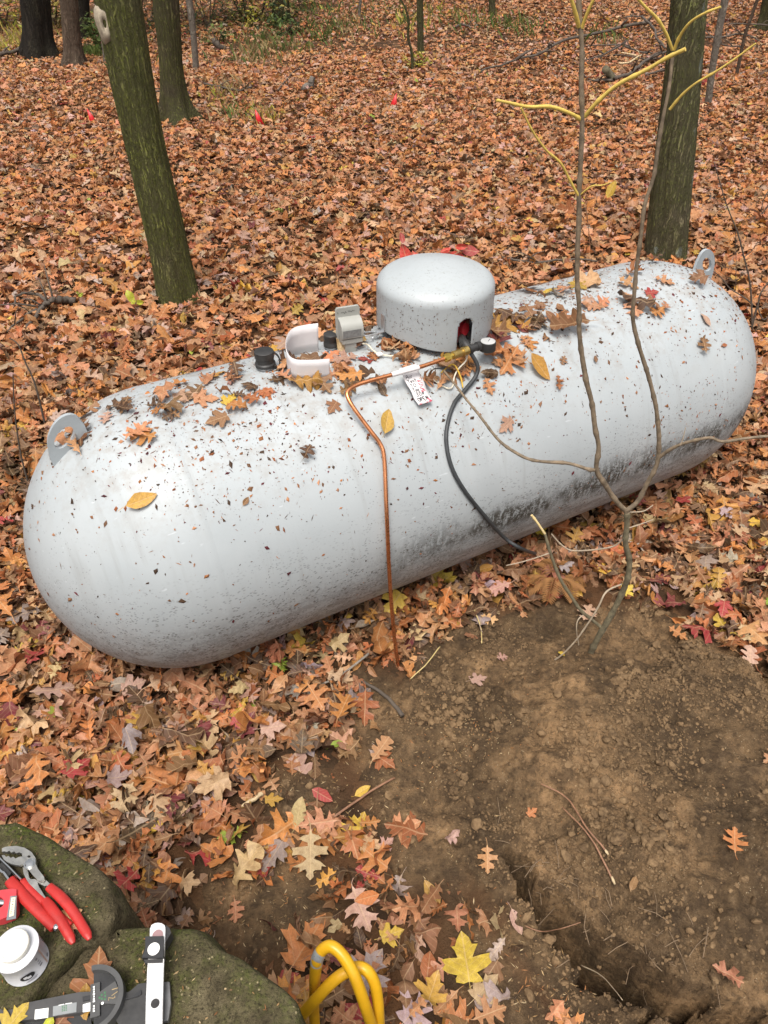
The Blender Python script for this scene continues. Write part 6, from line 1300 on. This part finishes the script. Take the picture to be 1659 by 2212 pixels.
# marker flags
M_FLAG = plain('flag_red', (.62, .015, .020), .5, 0, .08, 20); M_WIRE = plain('flag_wire', (.25, .06, .05), .4, .5, .2)
for (u, v), (du, dv), lb in (((190, 272), (0, -27), 'red marker flag left of the leaning tree'), ((552, 274), (0, -28), 'red marker flag on the open slope right of the mossy tree'), ((853, 236), (4, -26), 'red marker flag farthest up in the middle of the slope')):
    f = gpt(u, v); t = empty('marker_flag', f, lb, 'flag', 'utility marker flags'); tp = at_y(u + du, v + dv, f[1]); k_ = f[1] / 9.0 * .22; sg = -1 if du else 1
    MB().tube([f - UP * .05, tp + UP * .06], .0018, 6).build('wire', M_WIRE, t)
    fh, fw = .19 * f[1] / 9.2, .105 * f[1] / 9.2; tp = tp + UP * .05
    fv = [tp, tp + np.array([sg * fw * .45, .008, -fh * .42]), tp + np.array([sg * fw, -.010, -fh]), tp + np.array([sg * fw * .4, .004, -fh * .96]), tp + np.array([0, 0, -fh * .92])]
    o = MB().add(fv, [(0, 1, 4), (1, 2, 3), (1, 3, 4)], False).build('flag', M_FLAG, t); o.modifiers.new('thick', 'SOLIDIFY').thickness = .001
# ================================================================== BARE SOIL: clods, chips, roots
rng = np.random.default_rng(33)
ico = bmesh.new(); bmesh.ops.create_icosphere(ico, subdivisions=2, radius=1); IV = np.array([v.co for v in ico.verts]); IF = np.array([[v.index for v in f.verts] for f in ico.faces]); ico.free()
ico = bmesh.new(); bmesh.ops.create_icosphere(ico, subdivisions=1, radius=1); IV0 = np.array([v.co for v in ico.verts]); IF0 = np.array([[v.index for v in f.verts] for f in ico.faces]); ico.free()
def clods(n, lo, hi, seed, dens, IV, IF):
    rng = np.random.default_rng(seed); x = rng.uniform(-.5, 2.3, n * 3); y = rng.uniform(.25, 2.3, n * 3); k = rng.random(n * 3) < dens(x, y); x, y = x[k][:n], y[k][:n]; n = len(x)
    s = np.exp(rng.uniform(math.log(lo), math.log(hi), n)); sh = rng.uniform(.6, 1.3, (n, 1, 3)) * np.array([1, 1, .75]); jit = 1 + rng.normal(0, .13 if len(IV) > 20 else .2, (n, len(IV), 1))
    V = np.einsum('nij,nvj->nvi', rand_rot(n, rng, .8), IV[None] * sh * jit) * s[:, None, None]; V += np.stack([x, y, gz(x, y) + s * .30], 1)[:, None, :]
    return V.reshape(-1, 3), (IF[None] + (np.arange(n) * len(IV))[:, None, None]).reshape(-1, 3), n
def dn(x, y):
    d = np.maximum(dirt_mask(x, y), .25 * (sum((1 - sstep(-.03, .08, poly_sd(x, y, p))) for p in BARE) > .3)); t, _ = line_d(x, y, TRENCH)
    return d * (.10 + .9 * sstep(-.15, .45, fbm(x * 4.5, y * 4.5, 0, 3, 7)) + .5 * np.exp(-(t / .16) ** 2)) * (t > .03)
A_ = clods(20000, .0020, .0062, 1, dn, IV0, IF0); B_ = clods(4600, .005, .016, 2, lambda x, y: dn(x, y) * (.10 + sstep(.0, .5, fbm(x * 5, y * 5, 0, 2, 17))), IV, IF)
V = np.concatenate([A_[0], B_[0]]); F = np.concatenate([A_[1], B_[1] + len(A_[0])])
k = NT('soil_clod'); c = k.co('Object'); n1 = k.noise(c, 4, 4); n2 = k.noise(c, 60, 4)
col = k.mix(k.ramp(n2, [(.4, 0.0), (.7, .7)]), k.ramp(n1, [(.35, (.074, .048, .028)), (.62, (.170, .108, .058))]), (.26, .170, .090)); M_CLOD = k.set(col, .95, 0, k.bump(k.noise(c, 240, 3), .6, .003), .1)
tag(link(bpy.data.objects.new('soil_clods', tri_mesh('soil_clods', V, F, M_CLOD, False))), 'crumbly brown clods of dug soil', 'soil clods', None, 'stuff')
# pale wood chips and straw bits pressed into the soil
cv, cf, cc = [], [], []
def zone(n, cx, cy, sx, sy, lo, hi, cols):
    g0 = gpt(cx, cy)
    for _ in range(n):
        x, y = g0[0] + rng.normal(0, sx), g0[1] + rng.normal(0, sy); z = float(gz(x, y))
        if float(line_d(np.array(x), np.array(y), TRENCH)[0]) < .04 and rng.random() < .8: continue
        crumb(np.array([x, y, z + .001]), np.array([rng.normal(0, .25), rng.normal(0, .25), 1.0]), rng.uniform(lo, hi), rng.uniform(.0015, .004), np.array(cols[rng.integers(0, len(cols))]) * rng.uniform(.7, 1.2))
CH_ = [(.34, .23, .11), (.28, .17, .07), (.46, .34, .19), (.20, .12, .055), (.30, .13, .045)]
zone(260, 980, 1600, .12, .09, .004, .014, CH_); zone(90, 1130, 1500, .16, .10, .004, .012, CH_); zone(130, 1180, 2150, .09, .05, .006, .022, CH_); zone(110, 1380, 1750, .35, .25, .003, .008, CH_); zone(70, 1100, 1990, .07, .06, .006, .020, CH_); zone(300, 700, 1750, .22, .2, .004, .02, CH_); zone(220, 560, 1960, .16, .1, .004, .016, CH_)
for S_, z_ in ((W_A, ZA), (W_B, ZB)):
    k0 = 0
    while k0 < 150:
        x, y = rng.uniform(-1.0, .1), rng.uniform(.1, .75)
        if float(poly_sd(np.array(x), np.array(y), S_)) > -.02: continue
        k0 += 1; crumb(np.array([x, y, z_ + .004]), np.array([rng.normal(0, .25), rng.normal(0, .25), 1.0]), rng.uniform(.003, .011), rng.uniform(.0012, .004), np.array(CH_[rng.integers(0, len(CH_))]) * rng.uniform(.5, 1.2))
me = tri_mesh('wood_chips', np.array(cv), np.array(cf), M_LEAFN, False); cc = np.array(cc); attr(me, 'leaf_col', 'FLOAT_COLOR', np.concatenate([cc, np.ones((len(cc), 1))], 1)); attr(me, 'leaf_uv', 'FLOAT_VECTOR', np.tile([.3, .5, 0], (len(cc), 1)))
tag(link(bpy.data.objects.new('wood_chips', me)), 'pale chips and straw bits scattered over soil and stones', 'wood chips', None, 'stuff')
# fine roots hanging in the trench
rm = MB()
for i in range(110):
    t = rng.uniform(.1, 1); q = t * (len(TRENCH) - 1); a = min(int(q), len(TRENCH) - 2); b = q - a; x = TRENCH[a][0] * (1 - b) + TRENCH[a + 1][0] * b; y = TRENCH[a][1] * (1 - b) + TRENCH[a + 1][1] * b
    o = rng.normal(0, .05, 2) + np.array([.02, .03]); P0 = np.array([x + o[0], y + o[1], 0]); P0[2] = float(gz(P0[0], P0[1])) + .004; d = rng.normal(0, 1, 3) * np.array([1, 1, .3]); d /= np.linalg.norm(d); l = rng.uniform(.02, .08)
    rm.tube([P0, P0 + d * l * .5 + UP * .008, P0 + d * l + rng.normal(0, .012, 3)], rng.uniform(.0005, .0012), 4, False)
tag(rm.solo('fine_roots', plain('root', (.20, .135, .08), .8, 0, .3), None, None, kind='stuff'), 'fine torn roots along the trench edge', 'roots')
stick([(1135, 2000), (1170, 2012), (1215, 2005), (1255, 1992)], .0016, .001, .02, M_TWIGR, 'thin reddish root spanning the trench', 'root', 'root'); stick([(1255, 2085), (1300, 2108), (1345, 2160)], .0014, .001, .02, plain('pale_root', (.40, .31, .2), .8, 0, .2), 'pale hair root lying across the trench', 'root', 'root')

# ================================================================== LEAVES ONE BY ONE ON THE GROUND
MARKS = [('before the near tank end', 300, 1490), ('by the foot of the copper tube', 862, 1455), ('by the sapling foot', 1285, 1400), ('beside the yellow pipe', 720, 2080), ('above the mossy stones', 250, 1800), ('at the head of the trench', 1060, 1930), ('on the trench lip', 1250, 2110), ('on the open bare soil', 1450, 1720),
 ('along the far tank side', 1500, 1090), ('under the sapling fork', 1250, 1240), ('left of the near tank end', 30, 1180), ('between copper tube and sapling', 1050, 1330), ('between the tank and the trench', 700, 1600), ('in the middle of the foreground leaves', 480, 1640), ('where the leaves thin out', 880, 1720), ('at the edge of the soil heap', 1590, 1380), ('near the stones and the yellow pipe', 560, 1960), ('beyond the yellow pipe', 820, 1900)]
def place_of(u, v): return min(MARKS, key=lambda m: (m[1] - u) ** 2 + (m[2] - v) ** 2)[0]
GL = [(317, 1470, 'maple', 'pink', .10, 20, 'curled'), (137, 1525, 'maple', 'green', .06, 60, ''), (33, 1577, 'maple', 'green', .06, 200, ''), (193, 1638, 'maple', 'red', .10, 60, ''), (292, 1630, 'maple', 'lilac', .10, 300, 'crumpled'), (290, 1670, 'maple', 'grey', .09, 20, 'curled'), (365, 1630, 'oak', 'orange', .14, 200, ''), (365, 1572, 'oak', 'tan', .115, 150, ''), (303, 1532, 'oak', 'gold', .11, 100, ''),
 (157, 1488, 'white_oak', 'pink', .15, 20, ''), (430, 1645, 'maple', 'gold', .09, 120, ''), (470, 1581, 'maple', 'pale', .11, 320, ''), (518, 1574, 'maple', 'red', .05, 300, ''), (427, 1685, 'maple', 'pale', .10, 180, 'curled'), (423, 1714, 'maple', 'pale', .12, 200, 'curled'), (434, 1732, 'maple', 'orange', .085, 150, ''), (470, 1714, 'oval', 'orange', .09, 70, ''), (248, 1761, 'oak', 'pale', .115, 250, ''), (284, 1758, 'maple', 'pink', .06, 40, ''),
 (29, 1752, 'maple', 'wine', .10, 20, ''), (375, 1769, 'maple', 'wine', .10, 290, ''), (470, 1812, 'oak', 'green', .085, 200, ''), (536, 1769, 'white_oak', 'tan', .12, 340, ''), (572, 1831, 'maple', 'gold', .115, 200, ''), (208, 1827, 'oval', 'dark', .10, 30, 'curled'), (120, 1776, 'oak', 'tan', .12, 80, ''), (833, 1330, 'maple', 'yellow', .12, 240, ''), (645, 1374, 'maple', 'gold', .12, 300, ''), (755, 1374, 'maple', 'pale', .09, 40, 'curled'),
 (755, 1502, 'oak', 'orange', .14, 75, 'curled'), (699, 1533, 'oak', 'orange', .12, 300, ''), (792, 1508, 'oak', 'orange', .09, 30, ''), (549, 1540, 'maple', 'wine', .10, 60, ''), (617, 1568, 'maple', 'pink', .09, 10, ''), (639, 1632, 'white_oak', 'pink', .17, 105, ''), (839, 1594, 'white_oak', 'tan', .12, 60, ''), (739, 1602, 'oval', 'green', .05, 30, ''), (677, 1633, 'maple', 'lilac', .09, 300, ''), (652, 1724, 'oval', 'pale', .10, 80, ''), (717, 1730, 'oval', 'red', .08, 330, ''),
 (611, 1726, 'maple', 'gold', .06, 10, ''), (799, 1699, 'oval', 'yellow', .06, 30, ''), (558, 1627, 'oak', 'tan', .11, 30, ''), (514, 1668, 'oak', 'orange', .075, 240, ''), (568, 1885, 'maple', 'lilac', .11, 240, ''), (575, 1897, 'maple', 'red', .09, 300, 'curled'), (670, 1896, 'oak', 'pale', .14, 270, ''), (648, 1783, 'oak', 'tan', .125, 190, ''), (776, 1826, 'oak', 'orange', .13, 140, ''), (849, 1921, 'oak', 'orange', .085, 320, ''), (820, 1775, 'oak', 'orange', .07, 10, ''),
 (918, 1903, 'oval', 'gold', .085, 120, ''), (907, 1775, 'maple', 'tan', .11, 20, ''), (823, 1834, 'maple', 'pale', .08, 330, ''), (849, 1810, 'maple', 'pink', .05, 40, ''), (871, 2009, 'maple', 'yellow', .07, 20, ''), (798, 2009, 'oak', 'pink', .13, 300, ''), (823, 2056, 'maple', 'lilac', .125, 60, ''), (645, 2104, 'maple', 'red', .07, 20, ''), (743, 2173, 'maple', 'red', .11, 150, ''), (929, 2056, 'oval', 'rust', .085, 80, ''), (761, 2052, 'maple', 'wine', .07, 20, ''), (936, 2147, 'maple', 'lilac', .11, 40, ''), (510, 1994, 'oak', 'tan', .07, 280, ''),
 (997, 2018, 'maple', 'yellow', .135, 95, 'curled'), (1126, 2017, 'oval', 'pink', .07, 290, ''), (1074, 2107, 'maple', 'pale', .09, 40, ''), (1202, 2193, 'maple', 'orange', .09, 140, ''), (1091, 2176, 'oak', 'tan', .10, 20, ''), (1587, 1789, 'oak', 'orange', .088, 70, ''), (1540, 2088, 'oak', 'tan', .085, 150, 'curled'), (1160, 1746, 'maple', 'orange', .038, 30, ''), (991, 1800, 'maple', 'pink', .06, 40, 'curled'), (1390, 2052, 'oak', 'brown', .08, 30, 'crumpled'), (1053, 1885, 'oak', 'tan', .08, 270, ''), (1651, 1646, 'oak', 'tan', .08, 200, ''), (1373, 1894, 'oval', 'brown', .045, 60, 'curled'),
 (1075, 1341, 'oak', 'pale', .075, 340, ''), (1051, 1463, 'maple', 'pink', .07, 20, ''), (1096, 1418, 'oak', 'pink', .05, 20, ''), (1484, 1381, 'oak', 'orange', .085, 320, ''), (1622, 1397, 'white_oak', 'pink', .115, 70, ''), (1559, 1333, 'maple', 'red', .08, 250, 'curled'), (1645, 1264, 'maple', 'pale', .115, 200, ''), (1553, 1277, 'maple', 'pale', .07, 60, ''), (1314, 1104, 'maple', 'pink', .085, 260, ''), (1492, 1073, 'maple', 'red', .085, 30, ''), (1548, 1057, 'oak', 'pale', .105, 340, ''), (1312, 1216, 'maple', 'yellow', .075, 60, ''), (1367, 1264, 'maple', 'yellow', .065, 40, ''), (1049, 1280, 'white_oak', 'pink', .12, 200, ''), (1277, 1306, 'oak', 'pink', .10, 60, ''), (1421, 1073, 'maple', 'tan', .09, 20, ''), (1617, 1142, 'maple', 'pale', .10, 30, ''), (1240, 1221, 'maple', 'lilac', .075, 20, 'curled'), (1580, 1120, 'maple', 'lilac', .07, 300, ''), (1219, 1418, 'oval', 'yellow', .04, 290, 'curled'), (1651, 1142, 'maple', 'yellow', .08, 300, ''), (30, 1116, 'maple', 'red', .08, 70, ''), (10, 1062, 'maple', 'wine', .08, 30, ''), (1180, 1140, 'maple', 'yellow', .07, 30, ''), (1030, 1235, 'oval', 'gold', .08, 200, '')]
for u, v, kd, cl, ln, hd, pose in GL:
    d_ = float(leaf_density(*[np.array(q) for q in gpt(u, v)[:2]])); P = gpt(u, v, (.055 if d_ > .5 else .014) + (.012 if pose else 0)); n = np.array([RNG.normal(0, .15), RNG.normal(-.12, .15), 1.0]); n /= np.linalg.norm(n)
    one_leaf(P, n, head_dir(hd, n), kd, cl, ln * (.92 if cl != 'yellow' or ln < .15 else 1.05), place_of(u, v), pose, T_CRUMP if pose == 'crumpled' else T_ONE if pose == 'curled' else T_FLAT)
for u, v, kd, cl, ln, hd, pose, z, lb in [(215, 2050, 'maple', 'rust', .085, 100, '', ZB, 'on the stone beside the pliers grips'), (187, 2128, 'oval', 'gold', .06, 100, 'crumpled', ZB, 'standing in the seam between the stones'), (135, 2168, 'oak', 'rust', .085, 100, '', ZB, 'in the seam behind the tube bender'), (112, 2196, 'maple', 'lime', .055, 80, '', ZB + .012, 'against the tube bender lever'), (60, 2168, 'maple', 'yellow', .05, 60, '', ZA - .01, 'on the stone below the white can'), (176, 1968, 'oak', 'tan', .05, 30, 'curled', ZA, 'on the stone under the red grip'), (140, 2028, 'oak', 'tan', .045, 250, '', ZA, 'on the stone under the stud of the pliers'), (166, 2165, 'oak', 'brown', .06, 60, 'curled', ZB, 'in the seam near the bender dial')]:
    ADJ.setdefault('lime', 'yellow green'); n = np.array([0, -.05, 1.0]); n /= np.linalg.norm(n); one_leaf(plane(u, v, z + .010), n, head_dir(hd, n), kd, cl, ln, lb, pose, T_ONE if pose else T_FLAT, 'leaves lying on the stones', 0, .1)
# the rest of the nearest leaves
cand = 0
while N_LEAF[0] < 300 and cand < 4000:
    cand += 1; u, v = RNG.uniform(10, 1650), RNG.uniform(1180, 2205); g = gpt(u, v)
    x, yy = g[0], g[1]
    if RNG.random() > float(leaf_density(np.array(x), np.array(yy))) * (.3 + .7 * (v - 1180) / 1000): continue
    if any(float(poly_sd(np.array(u), np.array(v), S)) < 25 for S in (ST_A, ST_B)) or capsule_d(np.array([[x, yy, .03]]))[0] < TR + .06: continue
    # seen past the tank?
    tp = tank(u, v)[0]
    if capsule_d(tp[None])[0] < TR + .01: continue
    c, nm = pick_cols(1, WT_NEAR, RNG); n = np.array([RNG.normal(0, .3), RNG.normal(-.1, .3), 1.0]); n /= np.linalg.norm(n)
    one_leaf(gpt(u, v, .05), n, head_dir(RNG.uniform(0, 360), n), random.choice(KW), nm[0], RNG.uniform(.06, .105), place_of(u, v), random.choice(['', '', 'curled', 'crumpled']), random.choice([T_ONE, T_FLAT, T_CRUMP]))
lit.build('leaf_litter', M_LEAFN, 'thick carpet of brown and orange fallen oak leaves on the forest floor', 'leaf litter')
